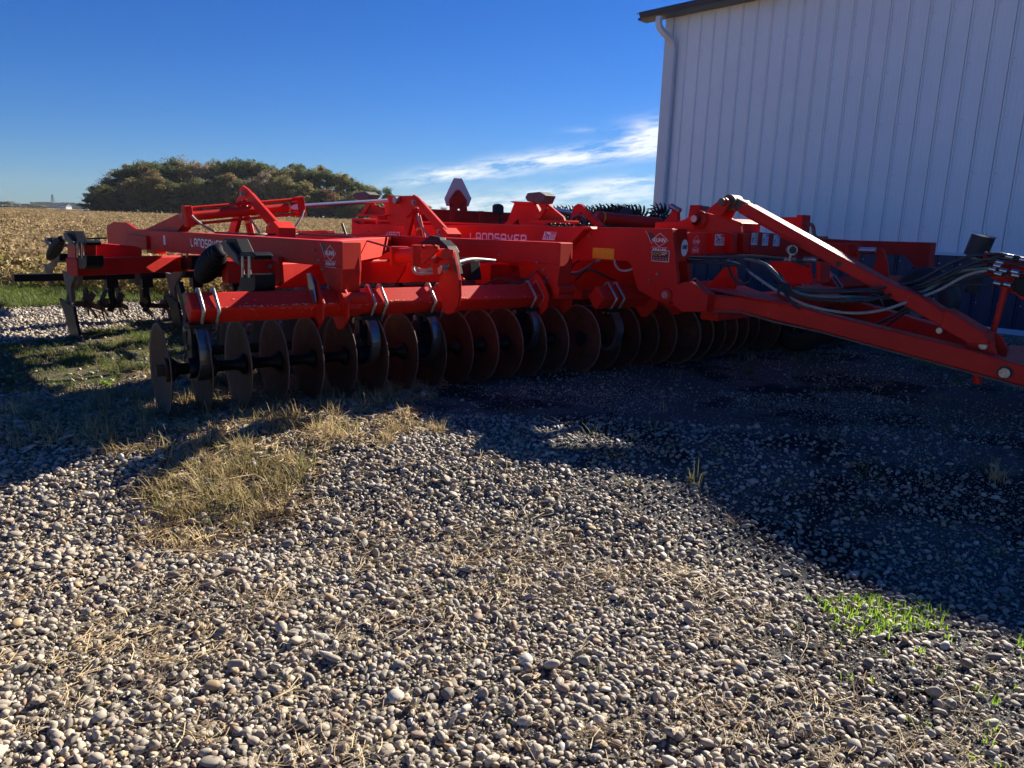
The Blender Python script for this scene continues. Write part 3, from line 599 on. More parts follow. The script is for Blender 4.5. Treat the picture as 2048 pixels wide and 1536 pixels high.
# bare chips knocked out of the paint along the front ridge of the gang beam
rr_=np.random.default_rng(8); ch=MB()
MT['chip']=simple('bare_chipped_metal',(.62,.46,.26),.45,.2,.4,60)
dd_=Vector((.117,1,0)).normalized()
for i in range(95):
    s_=rr_.choice([rr_.uniform(.45,1.0),rr_.uniform(.2,2.0),rr_.uniform(1.1,3.3)]); side=1 if rr_.random()<.75 else -1
    e=Vector((-.707,0,.707*side)); n_=Vector((.707,0,.707*side)); c_=at1(s_,.06+.112,.427)+e*rr_.uniform(.010,.026 if rr_.random()<.8 else .09)+n_*.0015
    l=rr_.uniform(.003,.011)*(3 if rr_.random()<.2 else 1); h=rr_.uniform(.0015,.005)
    k=int(rr_.integers(5,8)); ch.prism([c_+dd_*(l*math.cos(6.283*j/k)*rr_.uniform(.6,1.2))+e*(h*math.sin(6.283*j/k)*rr_.uniform(.6,1.2)) for j in range(k)],n_*.0006)
ch.cut=[]; o=link('paint_chips',ch.mesh('paint_chips','chip'),gb1,(0,0,0))
# clamp plates that tie the gang beam to the frame
def clamp(at,rot,s,bz=.43,du=.06):
    def P(a,b): return at(s,du+a,bz+b)
    prof=[(-.19,-.02),(-.10,.14),(-.0,.20),(.07,.17),(.19,.02),(.17,-.10),(.05,-.20),(-.02,-.21),(-.16,-.08)]
    mb=MB().prism([P(a,b) for a,b in prof],Vector((.117*.02,.02,0))); o=part('clamp_plate',mb,'red',T,.004)
    return o
for s in (1.02,1.22,2.98+.16,3.42): clamp(at1,rot1,s)
gp=MB().prism([at1(1.0,.02,.65),at1(1.0,.085,.66),at1(1.0,.15,.58),at1(1.0,.19,.46),at1(1.0,.14,.42),at1(1.0,.09,.47)],(0,-.012,0)); part('wear_plate',gp,'tip',T,.004)
# crescent levelling plate and its cylinder on the near wing
VC=3.72
cr_=part('crescent_plate',plate([(888,500),(898,497),(906,503),(912,530),(917,560),(918,590),(914,612),(905,626),(894,629),(884,622),(884,600),(872,580),(884,545),(893,520)],VC,.03),'red',T,.004,'curved red levelling plate')
part('crescent_edge',plate([(898,497),(903,500),(910,528),(914,548),(908,540),(901,515)],VC-.004,.06),'tan',cr_,.002)
cc=MB().cyl(pv(800,512,VC-.1),pv(842,509,VC-.1),.062,20); cy=part('level_cylinder',cc,'redlit',T,0,'short red cylinder with square end caps')
part('cylinder_cap',MB().box(pv(798,512,VC-.1),(.03,.17,.16)).box(pv(843,511,VC-.1),(.03,.19,.17)),'redlit',cy,.004)
part('cap_plate',MB().prism([pv(842,490,VC-.2),pv(874,491,VC-.2),pv(876,500,VC-.2),pv(846,528,VC-.2),pv(842,528,VC-.2)],(0,.02,0)),'redlit',cy,.003)
part('cap_plate',MB().prism([pv(848,528,VC-.2),pv(872,513,VC-.2),pv(876,520,VC-.2),pv(872,528,VC-.2)],(0,.02,0)),'redlit',cy,.003)
part('chrome_rod',MB().cyl(pv(846,510,VC-.1),pv(886,511,VC-.1),.026,14),'chrome',cy)
part('rod_clevis',MB().box(pv(889,508,VC-.1),(.1,.10,.08)).cyl(pv(893,508,VC-.2),pv(893,508,VC+.06),.042,16),'redlit',cy,.006)
bt=MB()
for x,y in ((847,494),(872,494),(872,524)): bolt(bt,pv(x,y,VC-.21),(0,-1,0),.02,.015)
part('cap_bolt',bt,'redlit',cy)
part('cylinder_mount',plate([(758,514),(772,505),(795,506),(795,516),(758,520)],VC-.08,.1),'redlit',T,.006)
h1=[(828,527,VC-.12),(827,540,VC-.14),(836,547,VC-.14),(860,546,VC-.14),(884,540,VC-.1),(905,535,VC+.1),(940,522,VC+.5),(980,520,VC+.9)]
part('hydraulic_hose',MB().tube(spl([pv(*p) for p in h1]),.013),'palehose',T)
h2=[(832,527,VC-.13),(834,536,VC-.15),(845,541,VC-.15),(866,537,VC-.15),(884,533,VC-.1),(910,526,VC+.1),(945,518,VC+.5),(990,521,VC+.9)]
part('hydraulic_hose',MB().tube(spl([pv(*p) for p in h2]),.013),'palehose',T)
part('hose_clamp',plate([(863,531),(873,531),(876,549),(866,550)],VC-.18,.05),'redlit',T,.003)
hose([(1140,548,5.3),(1156,546,5.35),(1175,535,5.4),(1192,522,5.45)],.013); hose([(1140,545,5.32),(1160,543,5.4),(1190,524,5.5),(1200,520,5.6)],.013,'palehose')
hose([(1229,519,5.6),(1231,530,5.6),(1240,540,5.6),(1255,541,5.6),(1270,535,5.65)],.013,'palehose')
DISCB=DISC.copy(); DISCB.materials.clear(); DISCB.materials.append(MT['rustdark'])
def backrow(v0,u0,slope,n,sp,k=.93):
    rot=Matrix.Rotation(-math.atan(slope)+.05,4,'Z'); d=Vector((slope,1,0)).normalized()
    for i in range(n):
        link('disc_blade',DISCB,T,M4=Matrix.Translation(Vector((u0,v0,.31))+d*sp*i-BASE[T.name])@rot@Matrix.Scale(k,4))
    part('gang_shaft',MB().cyl(Vector((u0,v0,.31))-d*.05,Vector((u0,v0,.31))+d*(sp*(n-1)+.05),.04,8),'rustdark',T)
backrow(2.28,-6.05,.117,11,SP); backrow(5.2,-5.75,.117,8,SP); backrow(7.3,-5.5,-.05,6,.3)
part('bearing_standard',MB().beam((-5.72,2.9,.36),(-5.72,2.9,.80),.10,.16).beam((-5.5,4.0,.36),(-5.6,4.0,.80),.10,.16),'black',T)
# centre gang (offset forward) and the far gang
at2,put2,gb2,rot2=gang(5.42,-4.80,.117,5,SP,[.05],(-.13,1.4),boltpairs=[.06],endnut=False,bdu=.30)
for s in (.50,.95): clamp(at2,rot2,s,du=.30)
wp=MB().prism([at2(.48,.22,.61),at2(.48,.28,.64),at2(.48,.38,.58),at2(.48,.41,.50),at2(.48,.34,.47),at2(.48,.29,.51)],(0,-.012,0)); part('wear_plate',wp,'tip',T,.004)
at3,put3,gb3,rot3=gang(6.62,-4.55,-.06,6,SP,[.15,.75],(-.2,1.2),endnut=False)
at4,put4,gb4,rot4=gang(8.15,-4.45,.12,10,SP*1.1,[.6,1.3,2.3],(.5,4.3),endnut=False)
for s in (1.1,2.1): clamp(at4,rot4,s)
# ---- far wing beam etc
V5=10.2
b5=part('side_beam',plate([(1500,468),(1644,479),(1862,485),(1858,512),(1857,546),(1850,548),(1838,545),(1812,512),(1806,510),(1600,505),(1500,500)],V5,.2),'red',T,.008,'shaded beam of the far wing')
part('inner_box',plate([(1640,485),(1697,487),(1697,524),(1640,518)],8.4,.3),'red',T,.006)
part('crescent_plate',plate([(1751,500),(1760,495),(1768,503),(1775,530),(1776,556),(1770,572),(1750,575),(1738,552),(1746,535),(1752,522)],8.6,.04),'red',T,.004)
cf=part('level_cylinder',MB().cyl(pv(1697,500,8.55),pv(1718,500,8.55),.07,14),'red',T); part('chrome_rod',MB().cyl(pv(1718,500,8.55),pv(1752,501,8.55),.032,12),'chrome',cf)
part('gauge_wheel_bracket',plate([(1643,530),(1650,535),(1666,548),(1664,556),(1655,558),(1647,545)],8.0,.03),'zinc',T,.004)
# a black tyre partly seen behind the drawbar
ty=MB().lathe(pv(1850,598,9.3),(0.15,1,0),[(-.10,.20),(-.11,.30),(-.07,.36),(.07,.36),(.11,.30),(.10,.20),(-.10,.20)],30); part('gauge_wheel_tyre',ty,'rubber',T)
ty=MB().lathe(pv(1600,640,8.3),(0.15,1,0),[(-.10,.18),(-.11,.30),(-.07,.36),(.07,.36),(.11,.30),(.10,.18),(-.10,.18)],30); part('gauge_wheel_tyre',ty,'rubber',T)
# transport tyres in the dark under the centre
for (u,v) in ((-7.6,5.9),(-7.6,6.4),(-7.3,3.9),(-7.4,8.6)):
    ty=MB().lathe((u,v,.36),(0,1,0),[(-.12,.18),(-.13,.3),(-.08,.36),(.08,.36),(.13,.3),(.12,.18),(-.12,.18)],30); o=part('transport_tyre',ty,'rubber',T)
    part('wheel_rim',MB().lathe((u,v,.36),(0,1,0),[(-.1,.18),(-.04,.1),(-.04,0),(.04,0),(.1,.18)],20),'red',o)
# ---- ripper shanks behind the discs
def shank(x,y,v,s=1.0,sp2=None,spring=True,tip=True,full=True,zg=0,lab=None,top=True):
    # x,y : photo position of the clamp; drawn on the plane v, scaled about it
    P=lambda a,b,dv=0: pv(x+a*s,y+b*s,v+dv); s2=sp2 or s; P2=lambda a,b,dv=0: pv(x+a*s2,y+b*s2,v+dv)
    body=[(-34,40),(-22,44),(-8,34),(0,24),(10,28),(8,44),(-2,56),(-9,70),(-12,84),(-8,120),(-15,122),(-17,100),(-22,98),(-24,80),(-28,66)]
    sh=part('ripper_shank',MB().prism([P(a,b) for a,b in body],(0,.04,0)),'tan',T,.003,lab)
    cl=part('shank_clamp',MB().prism([P(4,-2,-.06),P(30,-2,-.06),P(30,26,-.06),P(26,34,-.06),P(6,34,-.06),P(0,20,-.06)],(0,.16,0)),'black',T,.008)
    bb=MB()
    for a in (8,20): bb.cyl(P(a,-34,-.07),P(a,4,-.07),.013,8)
    part('clamp_bolt',bb,'zinc',cl)
    if top: part('top_yoke',MB().prism([P(0,-38,-.06),P(4,-42,-.06),P(24,-42,-.06),P(30,-36,-.06),P(28,-28,-.06),P(0,-28,-.06)],(0,.14,0)),'black',T,.008)
    if top: part('trip_linkage',MB().prism([P(-28,-66,-.04),P(-6,-66,-.04),P(6,-40,-.04),P(-4,-34,-.04),P(-14,-48,-.04),P(-26,-56,-.04)],(0,.10,0)),'black',T,.006)
    if top: part('trip_arm',MB().prism([P(-32,-60,-.08),P(-26,-62,-.08),P(-6,-38,-.08),P(2,-18,-.08),P(-8,-24,-.08),P(-28,-44,-.08)],(0,.02,0)),'tan',T,.004)
    if spring:
        c0=P(-34,-46,0); c1=P(-66,4,0); mb=MB(); ax=(c1-c0); n=11; prof=[]
        Lg=ax.length; rr=[.046,.066,.078,.086,.088,.088,.086,.08,.07,.058]
        for i in range(n*6+1):
            t=i/(n*6); k=t*(len(rr)-1); j=min(int(k),len(rr)-2); r0=rr[j]+(rr[j+1]-rr[j])*(k-j)
            prof.append((t*Lg,r0*(1+.075*math.sin(2*math.pi*i/6))*s*(1 if s>1 else .95)))
        mb.lathe(c0,ax,[(0,0)]+prof+[(Lg,0)],22); part('trip_spring',mb,'black',T)
    if tip:
        bl=[(-32,84),(-14,96),(-4,102),(2,134),(8,160),(22,182),(4,180),(-6,172),(-14,146),(-22,112),(-30,94)]
        o=part('shank_point',MB().prism([P2(a,b,-.05) for a,b in bl],(0,.03,0)),'black',T,.004)
        part('point_tip',MB().prism([P2(3,178,-.054),P2(14,176,-.054),P2(25,186,-.054)],(0,.036,0)),'tip',o)
    return sh
shank(150,512,2.10,.76,1.0,lab='leftmost ripper shank with black blade point'); 
p0=pv(133,510,2.0)
part('tube_end',MB().prism([pv(134,489,2.02),pv(150,489,2.02),pv(150,530,2.02),pv(136,530,2.02)],(0,.2,0)),'red',T,.006)
part('rear_cross_tube',MB().prism([pu(183,492,-9.15),pu(196,486,-9.15),pu(270,492,-9.15),pu(284,496,-9.15),pu(284,530,-9.15),pu(208,530,-9.15),pu(198,535,-9.15),pu(184,531,-9.15)],(-.16,0,0)),'red',T,.006)
# short stub with bolted flange near the middle
part('stub_tube',MB().prism([pv(442,521,2.5),pv(455,521,2.5),pv(456,567,2.5),pv(444,567,2.5)],(0,.44,0)),'red',T,.008)
fl=part('bolt_flange',MB().prism([pv(534,514,V1-.05),pv(556,514,V1-.05),pv(560,565,V1-.05),pv(552,572,V1-.05),pv(536,568,V1-.05)],(0,.04,0)),'red',T,.004)
bt=MB()
for y in (533,549,565): bolt(bt,pv(543,y,V1-.055),(0,-1,0),.022,.02)
part('flange_bolt',bt,'zinc',fl)
shank(477,550,2.42,1.1,None,True,False,lab='ripper shank with coil spring in front of the long beam')
part('shank_point',MB().prism([pv(447,738,2.9),pv(452,746,2.9),pv(462,778,2.9),pv(441,798,2.9),pv(443,760,2.9)],(0,.03,0)),'tip',T,.003,'shiny silver point between the discs')
shank(358,512,3.25,.82,.9,False,True,top=False)
shank(104,508,2.3,.5,None,False,False)
# dark shank silhouettes further back
for (x,y,v,s) in ((262,540,3.6,.6),(640,590,4.6,.9),(860,480,4.6,.9)):
    P=lambda a,b: pv(x+a*s,y+b*s,v)
    part('spring_trip',MB().prism([P(-14,0),P(0,-10),P(20,-6),P(26,10),P(10,40),P(-6,44),P(-12,20)],(0,.08,0)),'black',T,.006)
part('spring_trip',MB().prism([pv(830,492,4.4),pv(845,481,4.4),pv(880,480,4.4),pv(893,492,4.4),pv(900,505,4.4),pv(832,503,4.4)],(0,.12,0)),'black',T,.006)
part('shank_clamp',MB().prism([pv(918,515,4.4),pv(938,516,4.4),pv(944,560,4.4),pv(922,560,4.4)],(0,.12,0)),'black',T,.008)
# ---- rear chopper reel: bar, hangers, finger wheels
UR=-10.3
bar=part('reel_bar',MB().box((-10.3,4.9,.595),(.09,6.35,.085)),'black',T,.004,'long black square bar of the rear reel')
for x in (160,275,355): 
    mb=MB().band([pu(x,544,UR+.06),pu(x,570,UR+.06)],.06,.02,(0,1,0)); part('bar_bracket',mb,'tan',T)
for x in (222,292,392,470):
    mb=MB().box(pu(x,562,UR),(.13,.13,.16)).tube([pu(x,570,UR),pu(x+1,590,UR+.02),pu(x+5,605,UR+.03),pu(x-2,622,UR)],.04,8); part('reel_hanger',mb,'black',T)
def fingers():
    mb=MB()
    for k in range(6):
        a=k*math.pi/3+.2; d=Vector((math.cos(a),0,math.sin(a))); t=Vector((-math.sin(a),0,math.cos(a)))
        tip=d*.19
        mb.prism([d*.03+t*.035+Vector((0,-.02,0)),d*.10+t*.055,tip+t*.045+Vector((0,.03,0)),tip-t*.015+Vector((0,.04,0)),d*.03-t*.035],(0,.014,0))
    mb.cyl((0,-.04,0),(0,.04,0),.045,10); return mb.mesh('finger_wheel','rustdark')
FG=fingers(); RZ=.30
for i,x in enumerate((135,176,203,238,287,333,372,420,466)):
    p=pu(x,608 if i else 608,UR-.0); p=Vector((p.x,p.y,p.z))
    o=link('finger_wheel',FG,T,M4=Matrix.Translation(p-BASE[T.name])@Matrix.Rotation(i*.5,4,'Y')@Matrix.Rotation((-.35,.3,-.1,.1,.35)[i%5],4,'Z'))
part('reel_shaft',MB().beam(pu(150,606,UR),pu(180,611,UR),.05,.06).beam(pu(200,611,UR),pu(240,611,UR),.05,.06).beam(pu(287,610,UR),pu(330,612,UR),.05,.06).beam(pu(366,612,UR),pu(440,616,UR),.05,.06),'rustdark',T,.004)
part('rear_link',MB().tube([pu(165,478,UR),pu(214,476,UR)],.012,6),'black',T)

# ---- bolts, weld beads and extra hoses on the frame
def boltrow(parent,pts,v,r=.016):
    for x,y in pts:
        mb=MB(); bolt(mb,pv(x,y,v),(0,-1,0),r,.012); part('frame_bolt',mb,'zinc',parent)
boltrow(b3,((1006,496),(1018,496),(1030,490),(736,462),(748,470),(1150,470),(1180,470),(1300,560),(1316,548)),V3-.0,.014)
boltrow(b1,((262,478),(262,488),(690-60,500),(640,520),(648,540),(660,575)),V1,.012)
boltrow(b2,((1096,556),(1088,540),(1076,524),(800,500),(1000,510)),V2,.012)
def weld(parent,pts,r=.006): part('weld_bead',MB().tube([pv(x,y,v) for x,y,v in pts],r,6),'red',parent)
weld(b1,[(640,530,V1-.002),(655,532,V1-.002),(682,534,V1-.002)])
weld(b2,[(1066,526,V2-.002),(1090,528,V2-.002),(1116,530,V2-.002)]); weld(ml,[(1492,432,VL-.002),(1600,490,VL-.002)])
hose([(590,466,4.2),(640,470,4.1),(700,474,4.0),(770,492,3.9),(810,505,3.85)],.012)
hose([(430,465,3.3),(500,468,3.4),(560,469,3.8),(600,468,4.2)],.012)
hose([(560,575,5.0),(640,570,4.9),(760,573,4.9),(880,570,5.0),(1000,574,5.0),(1100,568,5.1)],.016)
hose([(600,580,5.2),(700,574,5.1),(820,578,5.1),(960,572,5.1),(1080,576,5.2)],.014)
hose([(920,560,4.6),(960,572,4.6),(1000,556,4.7),(1040,566,4.8),(1075,540,4.9)],.010)
hose([(1150,560,5.7),(1180,540,5.7),(1230,560,5.9),(1260,545,6.0)],.014); hose([(1225,540,6.0),(1240,556,6.0),(1262,560,6.0)],.012)
part('valve_block',MB().box(pv(1245,548,6.0),(.22,.12,.12)),'black',T,.01)
part('rear_dark_frame',MB().beam((-6.9,5.3,.55),(-6.9,8.3,.55),.16,.16),'black',T,.01)
for v_ in (2.5,3.3,4.1,4.9): part('shank_leg',MB().band([(-7.2,v_,.75),(-7.05,v_,.5),(-7.1,v_,.25),(-6.95,v_,.03)],.04,.09,(0,1,0)),'black',T)
# ---------------------------------------------------------------- metal building
VW=16.4; U0=-12.2; U1=16.0; ZB=-.36; ZW=1.06; ZE=6.56
B=rootlocal('metal_building','tall metal building with pale ribbed walls above a dark blue band','building',U0,VW,ZB)
MT['wallpale']=simple('pale_wall_steel',(.90,.88,.86),.32,0,.03,1.2,.0,.8); MT['wallblue']=simple('blue_wall_steel',(.020,.038,.075),.4,0,.06,2)
MT['trimpale']=simple('pale_trim_steel',(.68,.70,.74),.4,0,.03,2); MT['gutter']=simple('dark_blue_gutter',(.020,.040,.085),.35,0,.1,3)
MT['roof']=simple('grey_roof_steel',(.25,.27,.26),.45,.2,.2,3)
def ribbed(u0,u1,z0,z1,v,sp=.372,flip=1):
    us=[];u=u0
    prof=[(0,0),(.006,0),(.008,-.03),(.020,-.03),(.022,.0),(.034,.034),(.056,.034),(.070,0),(.125,0),(.132,.004),(.142,.004),(.149,0),(.205,0),(.212,.004),(.222,.004),(.229,0),(.285,0),(.292,.004),(.302,.004),(.309,0)]
    pts=[]
    while u<u1:
        for a,h in prof:
            if u+a<u1: pts.append((u+a,h))
        u+=sp
    pts.append((u1,0)); mb=MB(); n=len(pts)
    vs=[(a,v-h*flip,z0) for a,h in pts]+[(a,v-h*flip,z1) for a,h in pts]
    mb.add(vs,[(i,i+1,n+i+1,n+i) for i in range(n-1)]); return mb
part('wall',ribbed(U0+.16,U1,ZW+.06,ZE,VW),'wallpale',B,0,'pale ribbed wall')
part('wainscot',ribbed(U0+.16,U1,ZB+.12,ZW,VW-.002),'wallblue',B,0,'dark blue lower wall band')
part('wall_trim',MB().box(((U0+U1)/2,VW-.02,ZW+.03),(U1-U0,.06,.06)),'trimpale',B)
part('base_trim',MB().box(((U0+U1)/2,VW-.02,ZB+.06),(U1-U0,.07,.12)),'trimpale',B)
part('corner_trim',MB().box((U0+.05,VW+.06,(ZB+ZE)/2+.2),(.24,.2,ZE-ZB-.45)),'trimpale',B,.01)
part('side_wall',MB().box((U0,VW+8,(ZB+ZE)/2),(.1,15.8,ZE-ZB)),'wallpale',B)
part('end_wall',MB().box((U1,VW+8,(ZB+ZE)/2),(.1,15.8,ZE-ZB)),'wallpale',B)
part('back_wall',MB().box(((U0+U1)/2,VW+16,(ZB+ZE)/2),(U1-U0,.1,ZE-ZB)),'wallpale',B)
gab=MB()
for u in (U0-.04,U1-.04): gab.prism([(u,VW,ZE),(u,VW+16,ZE),(u,VW+8,ZE+2.6)],(.08,0,0))
part('gable',gab,'wallpale',B)
rf=MB(); GO=.35
rf.prism([(U0-.52,VW-GO,ZE-.02),(U0-.52,VW+8,ZE+2.75),(U0-.52,VW+16+GO,ZE-.02),(U0-.52,VW+16+GO,ZE+.05),(U0-.52,VW+8,ZE+2.85),(U0-.52,VW-GO,ZE+.06)],(U1-U0+1.2,0,0)); part('roof',rf,'roof',B)
rr=MB(); 
for i in range(70):
    u=U0-.72+i*.4
    if u<U1: rr.prism([(u,VW-GO-.03,ZE+.06),(u+.05,VW-GO-.03,ZE+.06),(u+.05,VW-GO-.03,ZE+.09),(u,VW-GO-.03,ZE+.09)],(0,8.35,2.78))
part('roof_rib',rr,'roof',B)
part('gutter',MB().prism([(U0-.52,VW-GO-.02,ZE-.09),(U0-.52,VW-GO-.15,ZE-.08),(U0-.52,VW-GO-.17,ZE-.05),(U0-.52,VW-GO-.20,ZE+.01),(U0-.52,VW-GO-.20,ZE+.05),(U0-.52,VW-GO-.02,ZE+.05)],(U1-U0+1.2,0,0)),'gutter',B,.006,'dark blue gutter along the eave')
part('soffit',MB().box(((U0+U1)/2-.2,VW-GO/2,ZE-.05),(U1-U0+1.0,GO,.05)),'gutter',B)
part('fascia',MB().box(((U0+U1)/2,VW-.05,ZE-.02),(U1-U0,.03,.08)),'gutter',B)
ud=U0+.26
def rtube(pts,w,h):
    mb=MB(); P=[Vector(p) for p in pts]; vs=[]
    for i,p in enumerate(P):
        t=(P[min(i+1,len(P)-1)]-P[max(i-1,0)]).normalized(); x=Vector((1,0,0)); y=t.cross(x).normalized(); x=y.cross(t)
        vs+=[p+x*a*w+y*b*h for a,b in((-.5,-.35),(-.35,-.5),(.35,-.5),(.5,-.35),(.5,.35),(.35,.5),(-.35,.5),(-.5,.35))]
    n=8; mb.add(vs,[(i*n+k,i*n+(k+1)%n,(i+1)*n+(k+1)%n,(i+1)*n+k) for i in range(len(P)-1) for k in range(n)],False); return mb
ds=spl([Vector(p) for p in ((ud-.22,VW-GO-.10,ZE-.12),(ud-.22,VW-GO-.10,ZE-.30),(ud-.16,VW-GO-.04,ZE-.44),(ud-.04,VW-.20,ZE-.62),(ud,VW-.11,ZE-.78),(ud,VW-.10,ZE-.95))],5)+[Vector((ud,VW-.10,ZB+.15))]
part('downspout',rtube(ds,.15,.12),'trimpale',B,0,'white downspout curling from the gutter to the corner')
sc=MB(); u=U0+.16+.1
while u<4:
    for z in (.2,.9,1.6,2.6,3.6,4.6,5.6): sc.box((u,VW-.008,z),(.02,.012,.02))
    u+=.372
part('screw_heads',sc,'trimpale',B)
# ---------------------------------------------------------------- ground
def poly(pxs): return np.array([tuple(onz(x,y,0).xy) for x,y in pxs])
def inpoly(P,X,Y):
    r=np.zeros(X.shape,bool); n=len(P)
    for i in range(n):
        x1,y1=P[i]; x2,y2=P[(i+1)%n]
        c=((y1>Y)!=(y2>Y))&(X<(x2-x1)*(Y-y1)/(y2-y1+1e-12)+x1); r^=c
    return r
_t=rng.random((8,3))
def wob(X,Y,s=1.0,a=.25,o=0):
    r=0
    for i in range(4):
        f=s*(1.7**i); r=r+a/(1.5**i)*np.sin(X*f*(1.1+.3*_t[i][0])+Y*f*.7+9*_t[(i+o)%8][1])*np.cos(Y*f*(1.2-.3*_t[i][2])-X*f*.5+7*_t[(i+o)%8][0])
    return r
def gz(X,Y):
    X=np.asarray(X,float); Y=np.asarray(Y,float)
    v=X*VD.x+Y*VD.y
    z=-.22*(1-smooth(3.3,4.9,Y))
    z=z-.34*smooth(12.5,15.5,v)*smooth(2.,5.,X)
    z=z+.50*smooth(15,210,Y-.3*np.abs(X)*0)*(1-smooth(4,9,X)*(1-smooth(30,60,Y)))*1.0
    z=z+wob(X,Y,1.6,.012)+wob(X,Y,.5,.015,3)
    return z
P_strip=poly([(-700,712),(0,692),(130,680),(230,655),(330,640),(560,640),(560,600),(300,606),(100,612),(0,616),(-700,640)])
P_gback=poly([(-700,645),(0,618),(100,613),(300,606),(560,600),(1100,600),(1100,556),(400,560),(120,570),(0,580),(-700,600)])
P_gmid=poly([(-700,850),(-300,800),(0,795),(180,778),(330,742),(600,700),(560,640),(330,640),(230,655),(130,680),(0,692),(-700,712)])
P_dry=poly([(-60,840),(60,800),(180,775),(330,740),(600,700),(900,735),(880,800),(860,850),(760,900),(640,930),(620,945),(560,985),(460,1015),(340,1030),(240,1010),(320,970),(280,930),(170,880),(60,870)])
P_tuft=poly([(320,950),(440,905),(580,895),(645,915),(640,950),(570,975),(480,1000),(360,1000)])
P_dark=poly([(850,850),(880,780),(950,730),(1100,690),(1640,650),(2500,640),(2700,1400),(2300,1340),(2048,1240),(1800,1190),(1600,1095),(1400,1010),(1200,940),(1060,900)])  # dark fine gravel; its near edge paints in the building's shadow line
P_dirt=poly([(1560,1100),(1800,1180),(2048,1240),(2400,1360),(2400,1560),(2048,1420),(1850,1330),(1650,1220),(1500,1150)])
P_green=poly([(1590,1100),(1640,1085),(1760,1100),(1900,1130),(1860,1165),(1740,1180),(1650,1150)])
P_litter=[poly(p) for p in ([(100,1150),(350,1060),(620,1080),(520,1180),(420,1240),(250,1290),(80,1300)],[(1350,1080),(1550,1100),(1650,1180),(1500,1200)],[(380,1350),(700,1340),(760,1430),(480,1470)],[(600,1130),(820,1100),(900,1160),(700,1200)],[(1100,1330),(1400,1290),(1560,1360),(1300,1400)],[(640,1000),(1100,980),(1400,1080),(1100,1130),(700,1060)],[(1500,1280),(1900,1300),(2048,1420),(1700,1480)])]
def zones(X,Y):
    jx=X+wob(X,Y,3,.10); jy=Y+wob(Y,X,3,.12,2)
    z={}
    z['strip']=inpoly(P_strip,jx,jy); z['gback']=inpoly(P_gback,jx,jy); z['gmid']=inpoly(P_gmid,jx,jy)&~z['strip']
    z['dry']=inpoly(P_dry,jx,jy)&~z['gmid']; z['dark']=inpoly(P_dark,jx,jy); z['dirt']=inpoly(P_dirt,jx,jy)
    z['field']=(jy>12.9-.12*(X+8))&(X<9)&(Y>11); z['field']=((Y+.25*(X+8)>12.9+wob(X,Y,1,.2))&(X<3+Y*0))|(Y>22)
    return z
def axis(bps):
    out=[bps[0][0]]
    for (a,s),(b,_) in zip(bps,bps[1:]):
        n=max(1,int(round((b-a)/s))); out+=list(np.linspace(a,b,n+1)[1:])
    return np.array(out)
xs=axis([(-1640,160),(-1000,100),(-300,20),(-60,4),(-14,.5),(-7,.09),(6,.3),(14,2),(60,20),(300,100),(1000,160),(1640,1)])
ys=axis([(-60,10),(-8,1),(1,.07),(10,.15),(16,.8),(50,5),(240,25),(900,100),(1640,1)])
X,Y=np.meshgrid(xs,ys); Z=gz(X,Y); zn=zones(X,Y)
nx,ny=len(xs),len(ys); me=bpy.data.meshes.new('ground')
idx=np.arange(nx*ny).reshape(ny,nx); q=np.stack([idx[:-1,:-1],idx[:-1,1:],idx[1:,1:],idx[1:,:-1]],-1).reshape(-1,4)
me.from_pydata(np.stack([X,Y,Z],-1).reshape(-1,3).tolist(),[],q.tolist())
me.polygons.foreach_set('use_smooth',np.ones(len(me.polygons),bool))
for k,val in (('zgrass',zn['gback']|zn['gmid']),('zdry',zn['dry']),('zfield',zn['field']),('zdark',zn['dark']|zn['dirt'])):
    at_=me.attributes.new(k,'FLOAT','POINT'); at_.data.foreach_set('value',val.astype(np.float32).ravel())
m,t,b=nt('ground_soil')
def attr(t,n): 
    a=nd(t,'ShaderNodeAttribute'); a.attribute_name=n; return a.outputs['Fac']
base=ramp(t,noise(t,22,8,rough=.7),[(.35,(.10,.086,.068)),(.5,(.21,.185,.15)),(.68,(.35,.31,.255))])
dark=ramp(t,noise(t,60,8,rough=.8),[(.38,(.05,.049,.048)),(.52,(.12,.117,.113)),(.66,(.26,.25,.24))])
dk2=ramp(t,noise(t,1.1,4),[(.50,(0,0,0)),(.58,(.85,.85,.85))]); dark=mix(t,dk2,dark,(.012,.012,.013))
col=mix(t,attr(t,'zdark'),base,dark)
col=mix(t,attr(t,'zgrass'),col,ramp(t,noise(t,30,6),[(.35,(.05,.05,.025)),(.65,(.15,.13,.075))]))
col=mix(t,attr(t,'zdry'),col,ramp(t,noise(t,40,8,rough=.7),[(.35,(.03,.024,.016)),(.6,(.13,.10,.06))]))
col=mix(t,attr(t,'zfield'),col,ramp(t,noise(t,.6,9,rough=.75),[(.3,(.16,.11,.06)),(.5,(.25,.185,.105)),(.7,(.34,.26,.155))]))
t.links.new(col,b.inputs['Base Color']); b.inputs['Roughness'].default_value=.95; b.inputs['Specular IOR Level'].default_value=.15
bump(t,b,noise(t,45,8,rough=.75),.9,.03); me.materials.append(m)
g=bpy.data.objects.new('ground',me); COL.objects.link(g); kind(g,'structure')
